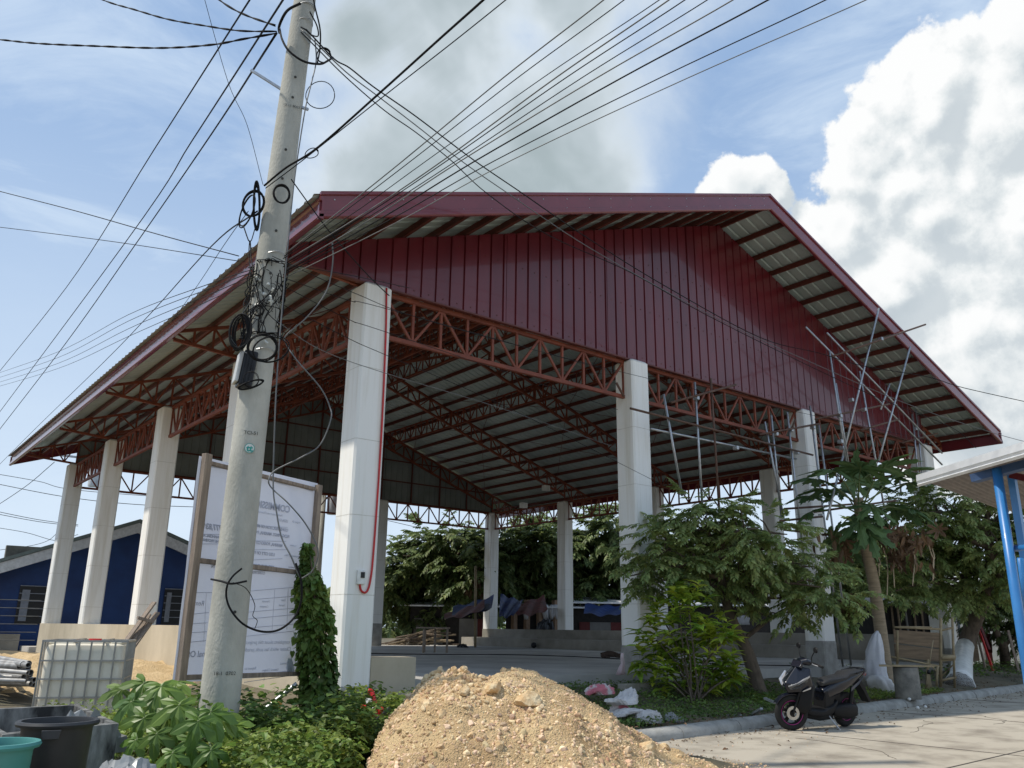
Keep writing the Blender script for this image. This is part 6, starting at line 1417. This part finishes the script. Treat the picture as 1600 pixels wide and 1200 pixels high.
for i, (x, w_) in enumerate(((853, 5), (862, 4), (868, 5), (822, 4), (1162, 10), (1235, 9))):
    standbag('hanging_shirt', [(945 if i < 4 else 962, x-w_*.6, x+w_*.6), (950 if i < 4 else 966, x-w_, x+w_), (960 if i < 4 else 972, x-w_*.9, x+w_*.8), (968 if i < 4 else 976, x-w_*.7, x+w_*.9)], M_whbag, ['leftmost of the pale garments hung at the stall by the second far column', 'middle pale garment hung at the stall by the second far column', 'right pale garment hung at the stall by the second far column', 'small pale garment under the peaked red tarpaulin', 'pale round bag seen through the tree beside the scooter', 'pale bag on the seating tier behind the scooter'][i], 'garment' if i < 4 else 'bag', 44 if i < 4 else 30, 70+i, .12)
rr = random.Random(21)
for k in range(26):
    a = rr.uniform(-.5, .5); x = rr.uniform(622, 690); q = at(x, 996, 41); q.z = .45+rr.uniform(0, .8)*(1-abs(x-665)/60)
    dirv = (uR*math.cos(a)+uF*math.sin(a)+Vector((0, 0, rr.uniform(.0, .3)))); ln = rr.uniform(1.2, 2.6)
    prop(MB().tube(spline([q-dirv*ln*.5, q+Vector((0, 0, .12)), q+dirv*ln*.5], 4), rr.uniform(.025, .05), 6).build('branch', M_barkp if k % 2 else M_bark, None, smooth=True), 'dry branch in the brushwood pile behind the wooden table', 'branch', 'dry branches piled beyond the court floor')
prop(MB().tube([Vector((at(743, 992, 38).x, at(743, 992, 38).y, ZF-.2)), at(743, 885, 38)], .06, 8).build('timber_post', M_bam, None, smooth=True), 'thin pale bamboo post beside the red tarpaulin, left of the far corner column', 'post')
pale = mat('pale_gravel', (.55, .52, .47), .9); prop(MB().box((-.5, YB+.42, .3), (XR+1, YB+2.2, ZF-.02)).build('gravel_strip', pale, None), kind='structure')
# sheds behind the right trees
bw = empty('workers_hut', tuple(atz(1520, 1040, .2)), 'pale blue-grey hut wall behind the trees at the far right', 'hut')
P4 = [at(1500, 1030, 31), at(1660, 1030, 29)]; P4[0].z = P4[1].z = .2
MB().prism([P4[0], P4[1], P4[1]+Vector((0, 0, 2.0)), P4[0]+Vector((0, 0, 2.0))], uF*3).build('wall', mat('pale_blue_wall', (.36, .40, .43), .8, col2=(.29, .33, .36)), bw)
MB().prism([P4[0]-uR*.3-uF*.5+Vector((0, 0, 2.9)), P4[1]-uF*.5+Vector((0, 0, 2.9)), P4[1]+uF*3+Vector((0, 0, 3.4)), P4[0]-uR*.3+uF*3+Vector((0, 0, 3.4))], (0, 0, .06)).build('roof', M_zinc, bw)
for t in (.0, .25, .4, .62, .8): p = P4[0].lerp(P4[1], t)-uF*.08; MB().bar(p, p+Vector((0, 0, 2.9)), .06).build('post', M_galv, bw)
for t, mt in ((.28, M_rtarp), (.72, M_pinkw)): p = P4[0].lerp(P4[1], t)-uF*.12; MB().prism([p, p+uR*.7, p+uR*.7+Vector((0, 0, 1.1)), p+Vector((0, 0, 1.1))], uF*.04).build('hung_cloth', mt, bw)
def board_l(x0, y0, x1, y1, x2, y2, x3, y3, d, mt, lab, cat='board'): quad(cat.replace(' ', '_'), [(x0, y0), (x1, y1), (x2, y2), (x3, y3)], d, mt, lab, cat, .03)
board_l(1511, 978, 1524, 978, 1524, 992, 1512, 992, 26.5, M_btarp, 'small dark blue board leaning between the two right trees')
board_l(1512, 993, 1525, 993, 1531, 1032, 1517, 1035, 26.5, M_ply, 'tall brown board leaning below the dark blue one')
board_l(1538, 990, 1549, 990, 1551, 1020, 1541, 1020, 27.8, M_maroonb, 'dark red board against the pale hut')
for i, (a, b_, mt) in enumerate((((1519, 960), (1541, 1050), M_wood), ((1525, 970), (1552, 1048), M_redp), ((1509, 978), (1518, 1022), M_whitep), ((1575, 985), (1592, 1050), M_wood), ((1528, 968), (1546, 1015), M_rtarp))):
    prop(MB().bar(at(*a, 26), at(*b_, 25.4), .07, .05).build('leaning_pole', mt, None), ['grey timber leaning by the blue board among the right trees', 'red pole leaning left of the forked tree', 'white slat along the left edge of the leaning boards', 'dark timber leaning right of the forked tree', 'red slat just behind the red leaning pole'][i], 'pole')
sh = empty('timber_shack', tuple(at(1420, 985, 27)), 'dark timber shack with vertical boards behind the papaya and plywood stall', 'shack')
P4 = [at(1385, 1000, 27), at(1478, 1000, 27)]; P4[0].z = P4[1].z = .3
MB().prism([P4[0], P4[1], P4[1]+Vector((0, 0, 2.0)), P4[0]+Vector((0, 0, 2.0))], uF*2.5).build('wall', M_dk, sh)
for k in range(9): p = P4[0].lerp(P4[1], k/8)-uF*.06; MB().bar(p+Vector((0, 0, .6)), p+Vector((random.uniform(-.08, .08), 0, 2.0)), .09, .03).build('board', M_ply if k % 3 else M_wsh, sh)
MB().prism([P4[0]-uR*.4-uF*.4+Vector((0, 0, 2.02)), P4[1]+uR*.4-uF*.4+Vector((0, 0, 2.05)), P4[1]+uR*.4+uF*2.6+Vector((0, 0, 2.3)), P4[0]-uR*.4+uF*2.6+Vector((0, 0, 2.3))], (0, 0, .05)).build('roof', M_wsh, sh)
# far hedge of trees on the horizon, so the site does not end in bare ground
Vs, Ts, k = [], [], 0
for i in range(260):
    a = R(-75+i*.62); d = random.uniform(85, 120); c_ = (CAM[0]+d*math.sin(a+YAW), CAM[1]+d*math.cos(a+YAW), random.uniform(1.5, 3.0)); P_, dd_ = clump_points(c_, random.uniform(2.2, 4), 46, .8, .4)
    v, tt = scatter(CP7, P_, dd_+np.array([0, 0, .1]), np.array([0, 0, 1.])+rng.normal(size=(46, 3))*.3, rng.uniform(.9, 1.8, 46)); Vs.append(v); Ts.append(tt+k); k += len(v)
prop(rawobj('far_woodland', np.concatenate(Vs), np.concatenate(Ts), M_leafD), 'low belt of distant green trees on the horizon', 'woodland', kind='stuff')
# fallen leaves under the trees and on the road edge
def fl():
    x = random.uniform(2, 26); return (x, yk(x)+random.uniform(-1.6, 3.0)*abs(random.random()), 0)
P_ = [fl() for _ in range(1500)]; P_ = np.array([(x, y, (max(gz(x, y), 0) if y > yk(x)+.3 else .17 if y > yk(x) else .0)+.012) for x, y, _ in P_]); t = rng.uniform(0, 6.28, len(P_))
v, tt = scatter(SM, P_, np.stack([np.cos(t), np.sin(t), rng.uniform(-.1, .2, len(P_))], 1), np.array([0, 0, 1.])+rng.normal(size=(len(P_), 3))*.2, .055*rng.uniform(.6, 1.3, len(P_)))
prop(rawobj('fallen_leaves', v, tt, M_dry), 'dry fallen leaves scattered along the kerb', 'leaves', kind='stuff')
scene.render.resolution_x = 1024; scene.render.resolution_y = 768
